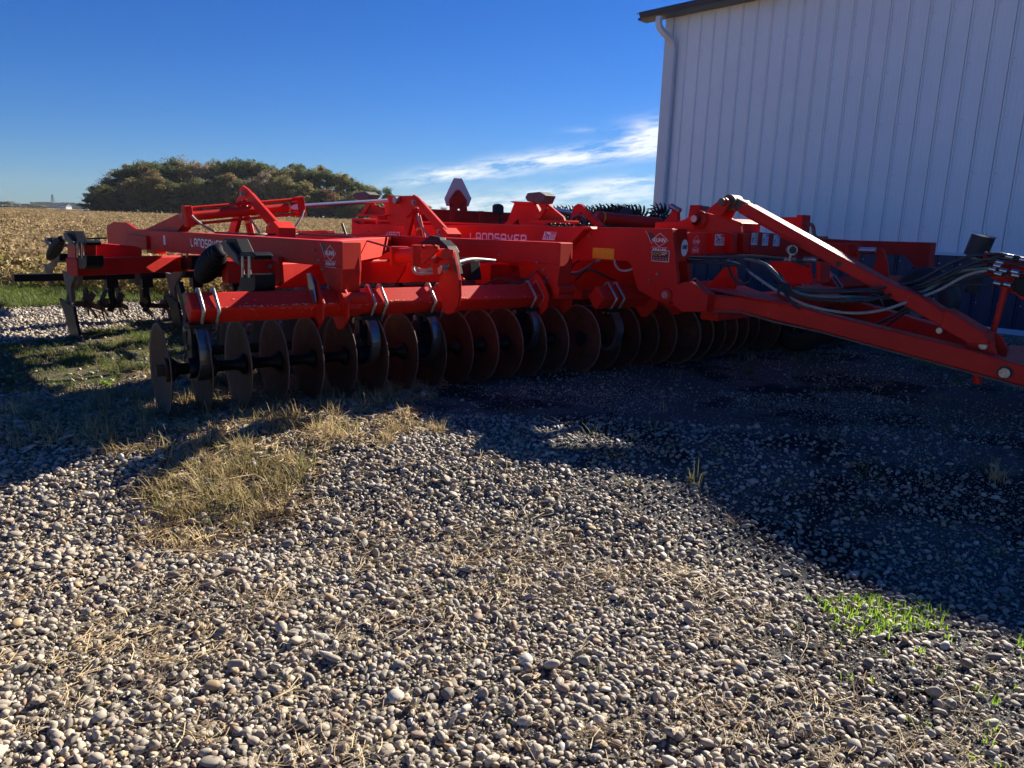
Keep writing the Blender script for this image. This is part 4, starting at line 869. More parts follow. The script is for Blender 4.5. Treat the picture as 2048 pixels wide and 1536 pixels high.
# ---------------------------------------------------------------- scatter (points + instances inside one object)
def scatter(name,pts,rot,scl,idx,protos,kindv='stuff'):
    col=bpy.data.collections.new(name+'_shapes')
    for i,me_ in enumerate(protos):
        o=bpy.data.objects.new('%s_shape_%02d'%(name,i),me_); col.objects.link(o)
    n=len(pts); me=bpy.data.meshes.new(name); me.vertices.add(n); me.vertices.foreach_set('co',np.asarray(pts,np.float32).ravel())
    for nm,arr in(('rot',rot),('scl',scl)):
        a=me.attributes.new(nm,'FLOAT_VECTOR','POINT'); a.data.foreach_set('vector',np.asarray(arr,np.float32).ravel())
    a=me.attributes.new('idx','INT','POINT'); a.data.foreach_set('value',np.asarray(idx,np.int32))
    o=bpy.data.objects.new(name,me); COL.objects.link(o); kind(o,kindv)
    ng=bpy.data.node_groups.new(name,'GeometryNodeTree')
    ng.interface.new_socket('Geometry',in_out='INPUT',socket_type='NodeSocketGeometry'); ng.interface.new_socket('Geometry',in_out='OUTPUT',socket_type='NodeSocketGeometry')
    N=ng.nodes; gi=N.new('NodeGroupInput'); go=N.new('NodeGroupOutput'); ci=N.new('GeometryNodeCollectionInfo'); ci.inputs['Collection'].default_value=col
    ci.inputs['Separate Children'].default_value=True; ci.inputs['Reset Children'].default_value=True
    ip=N.new('GeometryNodeInstanceOnPoints'); ip.inputs['Pick Instance'].default_value=True
    def na(nm,ty): a=N.new('GeometryNodeInputNamedAttribute'); a.data_type=ty; a.inputs['Name'].default_value=nm; return a.outputs['Attribute']
    l=ng.links.new; l(gi.outputs[0],ip.inputs['Points']); l(ci.outputs[0],ip.inputs['Instance']); l(na('idx','INT'),ip.inputs['Instance Index'])
    l(na('rot','FLOAT_VECTOR'),ip.inputs['Rotation']); l(na('scl','FLOAT_VECTOR'),ip.inputs['Scale']); l(ip.outputs[0],go.inputs[0])
    md=o.modifiers.new('scatter','NODES'); md.node_group=ng; return o
def inst_mat(name,stops,rough=.7,transl=0,bs=0,bscale=60,spec=.3,vary=.25):
    m,t,b=nt(name); oi=nd(t,'ShaderNodeObjectInfo'); c=ramp(t,oi.outputs['Random'],stops,'LINEAR')
    f=noise(t,bscale,5); c=mix(t,1.0,c,ramp(t,f,[(.3,(1-vary,)*3),(.7,(1+vary,)*3)]),'MULTIPLY')
    t.links.new(c,b.inputs['Base Color']); b.inputs['Roughness'].default_value=rough; b.inputs['Specular IOR Level'].default_value=spec
    if bs: bump(t,b,f,bs,.004)
    if transl:
        tr=nd(t,'ShaderNodeBsdfTranslucent'); t.links.new(c,tr.inputs['Color']); ms=nd(t,'ShaderNodeMixShader'); ms.inputs[0].default_value=transl
        out=t.nodes['Material Output']; t.links.new(b.outputs[0],ms.inputs[1]); t.links.new(tr.outputs[0],ms.inputs[2]); t.links.new(ms.outputs[0],out.inputs['Surface'])
    return m
PEB=inst_mat('pebble_stone',[(0,(.25,.21,.165)),(.12,(.41,.35,.275)),(.25,(.15,.135,.118)),(.36,(.46,.395,.305)),(.46,(.285,.24,.19)),(.56,(.35,.285,.205)),(.64,(.54,.475,.38)),(.72,(.17,.148,.12)),(.80,(.28,.19,.14)),(.86,(.38,.27,.13)),(.90,(.54,.50,.43)),(.95,(.09,.083,.075)),(1,(.35,.30,.235))],.62,0,.35,70,.35,.22)
def pebble(seed,sub=2):
    r=np.random.default_rng(seed); bm=bmesh.new(); bmesh.ops.create_icosphere(bm,subdivisions=sub,radius=.5)
    ax=(1,r.uniform(.55,.95),r.uniform(.38,.72)); ph=r.random(9)*6
    cuts=[(Vector(r.normal(size=3)).normalized(),r.uniform(.27,.44)) for _ in range(r.integers(2,8))]
    for v in bm.verts:
        p=v.co.copy(); k=1+.07*math.sin(p.x*5+ph[0])+.07*math.sin(p.y*6+ph[1])+.06*math.sin(p.z*6+ph[2]+p.x*4)
        p*=k
        for n,d in cuts:
            e=p.dot(n)-d
            if e>0: p-=n*e*.85
        v.co=Vector((p.x*ax[0],p.y*ax[1],p.z*ax[2]))
    me=bpy.data.meshes.new('pebble'); bm.to_mesh(me); bm.free(); me.polygons.foreach_set('use_smooth',np.ones(len(me.polygons),bool)); me.materials.append(PEB); return me
pebs=[pebble(i,3 if i<5 else 2) for i in range(12)]
def frustum(X,Y,m=1.12): # what the picture and its near surroundings can see
    return (np.abs(X)<(.74*np.maximum(Y,0)+.55)*m)
def jgrid(x0,x1,y0,y1,s):
    gx,gy=np.meshgrid(np.arange(x0,x1,s),np.arange(y0,y1,s)); gx=gx+rng.uniform(-.5,.5,gx.shape)*s; gy=gy+rng.uniform(-.5,.5,gy.shape)*s
    return gx.ravel(),gy.ravel()
def pebscatter():
    PX=[];PY=[];SZ=[];LI=[]
    def lay(x0,x1,y0,y1,s,smin,smax,keep,lift):
        gx,gy=jgrid(x0,x1,y0,y1,s); z=zones(gx,gy); k=keep(z,gx,gy)*np.ones(len(gx)); m=(rng.random(len(gx))<k)&frustum(gx,gy)
        gx,gy=gx[m],gy[m]; sz=smin+(smax-smin)*rng.random(len(gx))**1.8
        PX.append(gx);PY.append(gy);SZ.append(sz);LI.append(sz*lift+rng.uniform(-.004,.006,len(gx)))
    def litter(x,y):
        r=np.zeros(len(x))
        for p in P_litter: r=np.maximum(r,inpoly(p,x+wob(x,y,4,.08),y+wob(y,x,4,.08)).astype(float))
        return r
    op=lambda z,x,y: np.where(z['dark'],.0,np.where(z['dry'],.6+.3*(wob(x,y,4,.5)>.0),np.where(z['gmid'],.05+.45*(wob(x,y,3,.5)>.1),np.where(z['field']|z['gback'],0,np.where(z['dirt'],.55,1.-.25*litter(x,y))))))
    lay(-3.6,3.6,1.3,3.4,.0225,.016,.040,op,.22)
    lay(-3.6,3.6,1.3,3.4,.075,.034,.058,lambda z,x,y: op(z,x,y)*np.where(z['dirt'],.35,.7),.36)
    lay(-5.4,2.5,3.3,6.4,.026,.018,.042,op,.22)
    lay(-5.4,2.5,3.3,6.4,.075,.036,.060,lambda z,x,y: op(z,x,y)*.6,.36)
    # fine stones between
    lay(-3.0,3.6,1.3,4.4,.0135,.005,.013,lambda z,x,y: np.where(z['dark'],.2,np.where(z['dirt'],.8,.6)),.5)
    # dark yard: sparse half-buried stones
    dk=lambda z,x,y: np.where(z['dark'],1,0)*(.22+.6*(wob(x,y,1.3,.5)>.0))
    lay(-.8,7,1.8,6.5,.026,.006,.019,dk,.2); lay(-.8,7,1.8,7.5,.10,.02,.038,lambda z,x,y: dk(z,x,y)*.45,.15)
    lay(.0,9,6.2,11.5,.048,.010,.026,dk,.2)
    lay(-.9,3.8,1.6,5.4,.032,.016,.042,lambda z,x,y: z['dark']*np.clip(1.1-(x*VD.x+y*VD.y-2.9)*.42,.10,.92),.2)
    # far gravel strip
    lay(-12,0,6.8,12.5,.05,.035,.062,lambda z,x,y: z['strip']*.95,.28)
    lay(-8,0,5.,12.5,.16,.03,.05,lambda z,x,y: z['gmid']*.9+z['dry']*.4,.2)
    x=np.concatenate(PX);y=np.concatenate(PY);s=np.concatenate(SZ);l=np.concatenate(LI); n=len(x)
    print('pebbles',n)
    rot=np.stack([rng.normal(0,.35,n),rng.normal(0,.35,n),rng.uniform(0,6.28,n)],-1)
    k=rng.uniform(.72,1.3,(n,3))*s[:,None]
    big=s>.022; idx=np.where(big,rng.integers(0,12,n),rng.integers(5,12,n))
    scatter('gravel',np.stack([x,y,gz(x,y)+l],-1),rot,k,idx,pebs)
pebscatter()
# ---------------------------------------------------------------- grass, straw and weeds
GD=inst_mat('dry_grass',[(0,(.55,.40,.20)),(.3,(.38,.28,.14)),(.6,(.66,.52,.28)),(.8,(.28,.26,.09)),(1,(.48,.37,.20))],.6,.35,0,20,.2,.3)
GG=inst_mat('green_grass',[(0,(.10,.155,.03)),(.4,(.155,.20,.04)),(.7,(.065,.10,.02)),(1,(.22,.23,.08))],.5,.45,0,20,.25,.3)
GB=inst_mat('bright_sprouts',[(0,(.24,.42,.02)),(.5,(.32,.50,.03)),(1,(.18,.36,.02))],.45,.5,0,20,.25,.2)
GO_=inst_mat('olive_grass',[(0,(.14,.16,.04)),(.4,(.24,.22,.08)),(.7,(.10,.13,.03)),(1,(.30,.26,.11))],.55,.4,0,20,.25,.3)
ST=inst_mat('straw',[(0,(.46,.33,.17)),(.3,(.26,.17,.09)),(.6,(.60,.47,.27)),(.8,(.33,.24,.13)),(1,(.16,.10,.06))],.6,.15,0,30,.2,.3)
SOY=inst_mat('dried_crop',[(0,(.30,.21,.11)),(.35,(.42,.31,.17)),(.6,(.21,.145,.075)),(.85,(.48,.37,.21)),(1,(.25,.20,.08))],.8,.25,0,8,.1,.35)
SOYY=inst_mat('yellowed_crop_edge',[(0,(.34,.24,.08)),(.4,(.25,.21,.07)),(.7,(.38,.29,.12)),(1,(.17,.19,.05))],.7,.35,0,8,.1,.35)
def blades(seed,n,h,w,spread,lean,mat,segs=3,heads=0):
    r=np.random.default_rng(seed); vs=[];fs=[]
    for i in range(n):
        a=r.uniform(0,6.28); d=np.array([math.cos(a),math.sin(a)]); o=r.normal(0,spread,2); hh=h*r.uniform(.45,1.1); ln=lean*r.uniform(.2,1.5); wd=w*r.uniform(.6,1.2)
        pr=np.array([-d[1],d[0]]); n0=len(vs)
        for k in range(segs+1):
            t=k/segs; p=o+d*ln*hh*t*t; z=hh*(t-.35*min(1,ln)*t*t); q=wd*(1-t**1.6)*.5+.0004
            vs+=[(p[0]-pr[0]*q,p[1]-pr[1]*q,z),(p[0]+pr[0]*q,p[1]+pr[1]*q,z)]
        fs+=[(n0+2*k,n0+2*k+1,n0+2*k+3,n0+2*k+2) for k in range(segs)]
        if heads and r.random()<heads:
            c=vs[-1]
            for j in range(7):
                z=c[2]-j*.012; e=.006; aa=r.uniform(0,6.28); n1=len(vs); vs+=[(c[0],c[1],z),(c[0]+e*math.cos(aa),c[1]+e*math.sin(aa),z+.008),(c[0],c[1],z+.014)]; fs.append((n1,n1+1,n1+2))
    me=bpy.data.meshes.new('tuft'); me.from_pydata(vs,[],fs); me.materials.append(mat); return me
def straws(seed,n,ext,ln,w,mat):
    r=np.random.default_rng(seed); vs=[];fs=[]
    for i in range(n):
        a=r.normal(0,.7)+(0 if r.random()<.7 else 1.5); o=np.append(r.normal(0,ext,2),r.uniform(.006,.03)); l=ln*r.uniform(.3,1.2); d=np.array([math.cos(a),math.sin(a),r.normal(0,.12)]); c=np.array([-d[1],d[0],0]); k=r.normal(0,.15)
        n0=len(vs)
        for t in(-.5,0,.5):
            p=o+d*l*t+c*k*l*(t*t*2); vs+=[tuple(p-c*w/2),tuple(p+c*w/2)]
            vs[-1]=(vs[-1][0],vs[-1][1],vs[-1][2]+w*.5)
        fs+=[(n0,n0+1,n0+3,n0+2),(n0+2,n0+3,n0+5,n0+4)]
    me=bpy.data.meshes.new('straw'); me.from_pydata(vs,[],fs); me.materials.append(mat); return me
def sc(name,x,y,smin,smax,protos,zoff=0,tilt=.1):
    n=len(x); s=rng.uniform(smin,smax,n); rot=np.stack([rng.normal(0,tilt,n),rng.normal(0,tilt,n),rng.uniform(0,6.28,n)],-1)
    return scatter(name,np.stack([x,y,gz(x,y)+zoff],-1),rot,np.stack([s,s,s*rng.uniform(.8,1.2,n)],-1),rng.integers(0,len(protos),n),protos)
def pick(x0,x1,y0,y1,s,f):
    gx,gy=jgrid(x0,x1,y0,y1,s); z=zones(gx,gy); m=(rng.random(len(gx))<f(z,gx,gy))&frustum(gx,gy,1.3); return gx[m],gy[m]
patch=lambda x,y,s,th: (wob(x,y,s,.5)>th)
x,y=pick(-6,1.2,3.2,8.5,.042,lambda z,x,y: z['dry']*(.09+.36*patch(x,y,3.6,.08)))
sc('dry_grass',x,y,.7,1.25,[blades(i,16,.11,.0045,.024,.8,GD) for i in range(5)]+[blades(9,12,.07,.004,.02,1.0,GO_)])
x,y=pick(-6.5,1.2,3.0,8.6,.05,lambda z,x,y: z['dry']*.4)
sc('straw_mat',x,y,.7,1.2,[straws(i,18,.05,.10,.0035,ST) for i in range(5)])
x,y=pick(-13,-1.,5.2,9.5,.036,lambda z,x,y: z['gmid']*(.10+.45*patch(x,y,3.0,.04)))
sc('green_grass',x,y,.6,1.1,[blades(20+i,16,.07,.0045,.02,.7,GG) for i in range(4)]+[blades(30+i,14,.07,.004,.02,.9,GO_) for i in range(3)]+[blades(36,14,.06,.004,.02,.9,GD)])
x,y=pick(-16,4,9.5,15.5,.06,lambda z,x,y: z['gback']*.95)
sc('grass_margin',x,y,.9,1.5,[blades(40+i,22,.09,.007,.03,.6,GG) for i in range(5)])
# tall seeding grass at the gravel edge
gx,gy=jgrid(-2.8,-.3,3.0,5.0,.07); m=inpoly(P_tuft,gx+wob(gx,gy,5,.08),gy+wob(gy,gx,5,.1)); 
m&=(rng.random(len(gx))<.32*(.35+.65*(wob(gx,gy,7,.5)>-.05)))
sc('tall_seeding_grass',gx[m],gy[m],.8,1.25,[blades(50+i,11,.16,.0038,.045,.8,GO_,4,.35) for i in range(4)]+[blades(55+i,11,.14,.0038,.045,.95,GD,4) for i in range(2)])
gx,gy=jgrid(-2.6,.0,2.6,4.6,.06); m=inpoly(P_tuft,gx*1.0+.0,gy+.18)&(rng.random(len(gx))<.3)
sc('fallen_straw',gx[m],gy[m],.8,1.4,[straws(60+i,12,.06,.14,.0026,ST) for i in range(4)])
# litter of dead stalks over the gravel
LX=[];LY=[]
for P in P_litter:
    x0,y0=P.min(0);x1,y1=P.max(0); gx,gy=jgrid(x0-.1,x1+.1,y0-.1,y1+.1,.06); m=inpoly(P,gx+wob(gx,gy,4,.08),gy+wob(gy,gx,4,.08))&(rng.random(len(gx))<.45); LX.append(gx[m]);LY.append(gy[m])
gx,gy=jgrid(-3,3,1.4,4.6,.13); z=zones(gx,gy); m=(rng.random(len(gx))<.5)&~z['dark']; LX.append(gx[m]);LY.append(gy[m])
LX=np.concatenate(LX);LY=np.concatenate(LY)
sc('stalk_litter',LX,LY,.6,1.25,[straws(70+i,8,.035,.10,.0022,ST) for i in range(8)],.02)
# bright sprouts on the right and thin sprouts around
gx,gy=jgrid(.4,3.,2.,3.8,.033); m=inpoly(P_green,gx+wob(gx,gy,6,.06),gy+wob(gy,gx,6,.05))&(rng.random(len(gx))<.66)
x,y=gx[m],gy[m]
ex,ey=jgrid(.6,3.,1.9,3.3,.10); z=zones(ex,ey); m=(z['dirt']|z['dark'])&(ey<3.2)&inpoly(poly([(1550,1080),(1900,1120),(2200,1250),(2200,1450),(1800,1400),(1600,1250)]),ex,ey)&(rng.random(len(ex))<.5)
sc('bright_green_sprouts',np.concatenate([x,ex[m]]),np.concatenate([y,ey[m]]),.6,1.2,[blades(80+i,7,.05,.0042,.012,.5,GB) for i in range(5)])
ex,ey=jgrid(-2,1.5,2.,4.4,.22); z=zones(ex,ey); m=(~z['dark'])&(rng.random(len(ex))<.28)
sc('small_weeds',ex[m],ey[m],.6,1.2,[blades(90+i,7,.05,.004,.014,.7,GG) for i in range(3)])
ex,ey=jgrid(0,7,3.6,9.5,.26); z=zones(ex,ey); m=z['dark']&(rng.random(len(ex))<.22)
sc('yard_tufts',ex[m],ey[m],.7,1.7,[blades(95+i,12,.06,.004,.025,1.1,GO_) for i in range(3)]+[blades(99,10,.07,.004,.025,1.2,GD)])
ex,ey=jgrid(1.5,8,7,10.5,.09); m=inpoly(poly([(1300,690),(1500,665),(1800,690),(2048,790),(1900,800),(1600,760),(1350,740)]),ex,ey)&(rng.random(len(ex))<.25)&(wob(ex,ey,2,.5)>.05)
sc('yard_grass',ex[m],ey[m],.7,1.4,[blades(101+i,14,.07,.005,.03,.9,GG) for i in range(3)])
# single plants one can point at
def weed(name,label,px,py,n,h,w,lean,mat,spread=.02,seed=0,cat='weed'):
    p=onz(px,py,0); z=float(gz(p.x,p.y)); p=ray(px,py)*((z-CAMZ)/ray(px,py).z)+EYE
    o=link(name,blades(200+seed,n,h,w,spread,lean,mat,4),None,(p.x,p.y,float(gz(p.x,p.y)))); tag(o,label,cat); return o
weed('leafy_weed','bright green leafy weed alone in the dry grass left of the discs',214,772,16,.09,.028,1.1,GB,.02,1)
weed('grass_tuft','pale dry grass tuft on the dark yard by the right edge',1992,985,34,.19,.005,.8,GD,.03,2,'grass tuft')
weed('grass_tuft','yellow green tuft at the shadow edge right of centre',1385,1000,18,.15,.006,.7,GO_,.03,3,'grass tuft')
weed('grass_tuft','low olive tuft in the shadow above the gravel centre',1225,925,26,.10,.005,1.2,GO_,.04,4,'grass tuft')
weed('grass_tuft','sunlit dry tuft on the small bright island of gravel',1035,888,26,.07,.005,1.2,GD,.04,5,'grass tuft')
# fallen leaf-like pale stones
# ---------------------------------------------------------------- crop field
def bush(seed,n,h,r0,mat):
    r=np.random.default_rng(seed); vs=[];fs=[]
    for i in range(n):
        a=r.uniform(0,6.28); q=r0*r.random()**.6; z=h*r.uniform(.15,1.05); c=np.array([q*math.cos(a),q*math.sin(a),z]); d=r.normal(size=3); d/=np.linalg.norm(d); e=np.cross(d,r.normal(size=3)); e/=np.linalg.norm(e); l=r.uniform(.025,.06); w=l*r.uniform(.3,.7); n0=len(vs)
        vs+=[tuple(c-d*l),tuple(c+e*w),tuple(c+d*l),tuple(c-e*w)]; fs.append((n0,n0+1,n0+2,n0+3))
    for i in range(4):
        a=r.uniform(0,6.28); p=np.array([r0*.7*math.cos(a),r0*.7*math.sin(a),h]); n0=len(vs); vs+=[(0,0,0),(.008,0,0),(p[0]+.006,p[1],p[2]),(p[0],p[1],p[2])]; fs.append((n0,n0+1,n0+2,n0+3))
    me=bpy.data.meshes.new('crop'); me.from_pydata(vs,[],fs); me.materials.append(mat); return me
bs=[bush(i,90,.52,.17,SOY) for i in range(6)]; by=[bush(10+i,80,.42,.2,SOYY) for i in range(4)]
def fieldpts(y0,y1,s,xl,xr):
    gx,gy=jgrid(0,1,y0,y1,s); X=[];Yp=[]
    gx,gy=jgrid(-y1*.85-3,y1*.35+1,y0,y1,s); m=(gx>-gy*.85-2)&(gx<gy*.22); z=zones(gx,gy); m&=z['field']; return gx[m],gy[m]
x,y=fieldpts(11.5,34,.27,0,0); edge=(y+.25*(x+8))<15.5
near=~edge; 
o=scatter('crop_field',np.stack([x,y,gz(x,y)],-1),np.stack([rng.normal(0,.1,len(x)),rng.normal(0,.1,len(x)),rng.uniform(0,6.28,len(x))],-1),np.repeat(rng.uniform(.7,1.2,len(x))[:,None],3,1),np.where(edge&(rng.random(len(x))<.75),rng.integers(6,10,len(x)),rng.integers(0,6,len(x))),bs+by)
x,y=fieldpts(34,80,.62,0,0); sc('crop_field_middle',x,y,.9,1.4,bs)
x,y=fieldpts(80,205,1.5,0,0); sc('crop_field_far',x,y,.9,1.3,bs)
print('field',len(x))
# ---------------------------------------------------------------- trees
def leafmat(name,stops): return inst_mat(name,stops,.75,.45,0,.35,.15,.35)
LM=[leafmat('olive_leaves',[(0,(.13,.13,.05)),(.35,(.26,.22,.09)),(.7,(.15,.15,.06)),(1,(.22,.16,.08))]),leafmat('dark_green_leaves',[(0,(.08,.11,.045)),(.5,(.12,.15,.06)),(1,(.09,.11,.05))]),
    leafmat('brown_leaves',[(0,(.22,.17,.13)),(.5,(.27,.21,.16)),(1,(.18,.155,.12))]),leafmat('russet_leaves',[(0,(.18,.085,.05)),(1,(.15,.10,.055))])]
BK=simple('tree_bark',(.07,.058,.047),.9,0,.3,1.5)
def crown_mesh(seed,H,R,mat,n=2300,thin=1.0,leaf=.34):
    r=np.random.default_rng(seed); nb=r.integers(34,50); C=[]
    for i in range(nb):
        a=r.uniform(0,6.28); t=r.uniform(.12,1); q=R*(1-.55*max(0,t-.45)/.55)*r.uniform(.25,.92)*(.85+.15*min(1,t/.3)); C.append((q*math.cos(a),q*math.sin(a),H*(.06+.86*t),R*r.uniform(.12,.30)))
    C.append((0,0,H*.9,R*.35)); C=np.array(C); k=r.integers(0,len(C),int(n*thin)); d=r.normal(size=(len(k),3)); d/=np.linalg.norm(d,axis=1)[:,None]
    rad=C[k,3]*(.35+.85*r.random(len(k))**.6); P=C[k,:3]+d*rad[:,None]*np.array([1,1,.8])
    e=r.normal(size=(len(k),3)); e/=np.linalg.norm(e,axis=1)[:,None]; f=np.cross(e,d+.6*r.normal(size=d.shape)); f/=np.linalg.norm(f,axis=1)[:,None]; s=(leaf*r.uniform(.5,1.3,len(k)))[:,None]
    V=np.stack([P-e*s,P+f*s*.6-e*s*.2,P+e*s,P-f*s*.6+e*s*.3],1).reshape(-1,3); F_=np.arange(len(k)*4).reshape(-1,4)
    me=bpy.data.meshes.new('crown'); me.from_pydata(V.tolist(),[],F_.tolist()); me.materials.append(mat); return me
def trunk_mesh(seed,H,R,limbs=9):
    r=np.random.default_rng(seed); mb=MB(); mb.tube([(0,0,-.3),(.1,0,H*.3),(-.1,.15,H*.6),(.1,0,H*.9)],[H*.020,H*.015,H*.010,H*.003],7)
    for i in range(limbs):
        z=H*r.uniform(.22,.75); a=r.uniform(0,6.28); l=R*r.uniform(.6,1.05); d=Vector((math.cos(a),math.sin(a),0)); mb.tube([(0,0,z),tuple(d*l*.5+Vector((0,0,z+l*.35))),tuple(d*l+Vector((0,0,z+l*.85)))],[H*.008,H*.005,H*.0015],5)
    return mb.mesh('trunk',BK)
KD=[]
for i in range(11):
    m_=LM[(0,1,0,2,1,0,2,3,0,1,2)[i]]; bare=(i in(3,6,10)); KD.append((trunk_mesh(300+i,15,4.6,24 if bare else 9),crown_mesh(300+i,15,4.9,m_,7500,.62 if bare else 1.0,.20 if bare else .24),i))
desc=['olive green','dark green','olive','thin brown','deep green','broad olive','bare brown','russet','yellow olive','tall dark green','grey brown']
# skyline of the wood in the photo: (pixel x, pixel y of the tree tops)
sky=[(178,386),(200,368),(225,348),(250,326),(290,314),(330,318),(378,312),(420,322),(450,318),(500,313),(545,326),(600,330),(650,334),(690,347),(730,360),(752,374)]
def top_at(px): return float(np.interp(px,[a for a,b in sky],[b for a,b in sky]))
def tree(px,D,ky,name,label,kd,group='trees of the small wood beyond the field',hscale=None,pyTop=None,wid=1.0):
    p=ray(px,430); d=Vector((p.x,p.y,0)).normalized(); x,y=(d*D).xy; z=float(gz(x,y)); 
    r=ray(px,pyTop); topz=CAMZ+r.z/math.hypot(r.x,r.y)*D; h=max(3,topz-z); tm,cm,i=KD[kd]; k=h/15.0*.97
    t=thing(name,label,'tree',(x,y,z),random.uniform(0,6.28),group); sx=(k*.35+.65*1.0)*wid
    t.scale=(sx,sx,k); link('trunk',tm,t,(0,0,0)); link('crown',cm,t,(0,0,0)); return t
words=['left end','left shoulder','left crest','left middle','middle left','middle right','right middle','right crest','right shoulder','right end']
n=0; used={}
for row,(D,dy,step,off) in enumerate(((205,12,21,4),(214,4,23,14),(226,0,22,0))):
    px=184+off
    while px<758:
        kd=random.choice([0,1,2,3,4,5,8,9,10,0,1,2,5,9,8,0,7 if row==0 and random.random()<.4 else 4])
        if row==0 and 640<px<665: kd=7
        yt=top_at(px)+dy*random.uniform(.6,1.8)+random.uniform(-9,5)
        if row==0: yt=top_at(px)+(415+.03*px-top_at(px))*random.uniform(.12,.5)
        w=words[min(9,int((px-178)/58))]; rowd=['front','second','back'][row]
        nm={3:'bare_tree',6:'bare_tree',10:'bare_tree',7:'russet_tree'}.get(kd,'leafy_tree')
        key='%s tree, %s row, %s of the far wood'%(desc[kd],rowd,w); used[key]=used.get(key,0)+1
        if used[key]>1: key=key.replace(' tree,',' tree right of its twin,' if used[key]==2 else ' tree rightmost of three alike,',1)
        tree(px,D,0,nm,key,kd,pyTop=yt,wid=random.uniform(.8,1.05)); px+=step*random.uniform(.8,1.25); n+=1
tree(775,212,0,'leafy_tree','lone small tree just right of the wood',1,None,pyTop=371,wid=.75)
tree(857,300,0,'leafy_tree','tiny green treetop left of the slow vehicle sign',0,None,pyTop=409,wid=.6)
tree(884,300,0,'bare_tree','tiny bare treetop beside the slow vehicle sign',3,None,pyTop=411,wid=.7)
# dark undergrowth filling the foot of the wood
r=np.random.default_rng(5); n_=9000; px=r.uniform(190,800,n_); Dd=r.uniform(203,232,n_); dirs=np.array([tuple(ray(a,430).xy) for a in px]); dirs/=np.linalg.norm(dirs,axis=1)[:,None]
Pn=dirs*Dd[:,None]; zz=gz(Pn[:,0],Pn[:,1])+r.uniform(0,1,n_)**1.3*5.0
e=r.normal(size=(n_,3)); e/=np.linalg.norm(e,axis=1)[:,None]; f=np.cross(e,r.normal(size=(n_,3))); f/=np.linalg.norm(f,axis=1)[:,None]; s=r.uniform(.2,.5,n_)[:,None]; Pc=np.column_stack([Pn,zz])
me=bpy.data.meshes.new('undergrowth'); me.from_pydata(np.stack([Pc-e*s,Pc+f*s*.7,Pc+e*s,Pc-f*s*.7],1).reshape(-1,3).tolist(),[],np.arange(n_*4).reshape(-1,4).tolist()); me.materials.append(LM[1]); me.materials.append(LM[2])
me.polygons.foreach_set('material_index',(r.random(n_)<.4).astype(int)); o=bpy.data.objects.new('undergrowth',me); COL.objects.link(o); kind(o,'stuff')
# far tree line at the left, hill and buildings on the horizon
for px,yt,kd in ((-14,396,5),(4,392,0),(22,391,3),(38,396,6),(52,397,10),(66,396,3),(80,399,0)):
    tree(px,620,0,'leafy_tree' if kd in(0,5) else 'bare_tree','%s tree of the far left tree line%s'%(desc[kd],', nearest the picture edge' if px<0 else (', at its right end' if px==80 else ', around its middle' if px in(38,52) else ', near its left end' if px==4 else '')),kd,'far left tree line',pyTop=yt,wid=2.2).location.z-=3.2
hm=simple('far_hill_woods',(.10,.115,.12),.95,0,.25,.02)
def ridge(name,D,pts,mat,th=60):
    top=[];bot=[]
    for px,py in pts:
        d=ray(px,py); k=D/math.hypot(d.x,d.y); p=d*k+EYE; top.append(p); bot.append(Vector((p.x,p.y,-2)))
    mb=MB(); poly_=bot+top[::-1]; dd=ray(pts[len(pts)//2][0],415); dd=Vector((dd.x,dd.y,0)).normalized()*th; mb.prism(poly_,dd); me=mb.mesh(name,mat); o=link(name,me); kind(o,'structure'); return o
pts=[(60,404)]; r2=np.random.default_rng(3)
for i in range(40): pts.append((60+i*3.3,404+ (1 if i>12 else 0)+ (3 if i>27 else 0)+r2.uniform(-.8,1.0)))
pts.append((198,412)); ridge('hills',1500,pts,hm)
hs_=simple('far_house_wall',(.6,.6,.6),.8); hr=simple('far_house_roof',(.2,.22,.25),.8)
def house(px,D,w,h,label):
    d=ray(px,430); d=Vector((d.x,d.y,0)).normalized(); p=d*D; z=float(gz(p.x,p.y)); t=thing('farm_house',label,'building',(p.x,p.y,z),-.4)
    link('wall',MB().box((0,0,h/2),(w,w*.7,h)).mesh('wall',hs_),t,(0,0,0)); rm=MB().prism([(-w*.53,-w*.4,h),(-w*.53,w*.4,h),(-w*.53,0,h*1.7)],(w*1.06,0,0)); link('roof',rm.mesh('roof',hr),t,(0,0,0))
    wn=MB(); [wn.box((x_*w,-w*.352,h*.55),(w*.12,.1,h*.3)) for x_ in(-.3,0,.3)]; link('window',wn.mesh('window',MT['ink']),t,(0,0,0))
house(133,1000,10,3.2,'pale farm building far off on the horizon left of the wood'); house(176,1100,9,3.5,'tiny white house on the horizon by the left end of the wood')
# lattice tower
d=ray(108,430); d=Vector((d.x,d.y,0)).normalized(); p=d*1400; zt=CAMZ+ray(108,389).z/math.hypot(ray(108,389).x,ray(108,389).y)*1400
tw_=thing('lattice_tower','thin lattice tower rising over the far hills at left','tower',(p.x,p.y,0)); mb=MB(); wdt=3.2
for sx in(-1,1):
    for sy in(-1,1): mb.beam((sx*wdt,sy*wdt,0),(sx*.5,sy*.5,zt),.5,.5)
link('frame',mb.mesh('frame',BK),tw_,(0,0,0)); mb=MB()
for i in range(9):
    z0=zt*i/9; z1=zt*(i+1)/9; w0=wdt-(wdt-.5)*i/9; w1=wdt-(wdt-.5)*(i+1)/9; mb.beam((-w0,-w0,z0),(w1,-w1,z1),.3,.3); mb.beam((w0,-w0,z0),(-w1,-w1,z1),.3,.3)
link('bracing',mb.mesh('bracing',BK),tw_,(0,0,0))
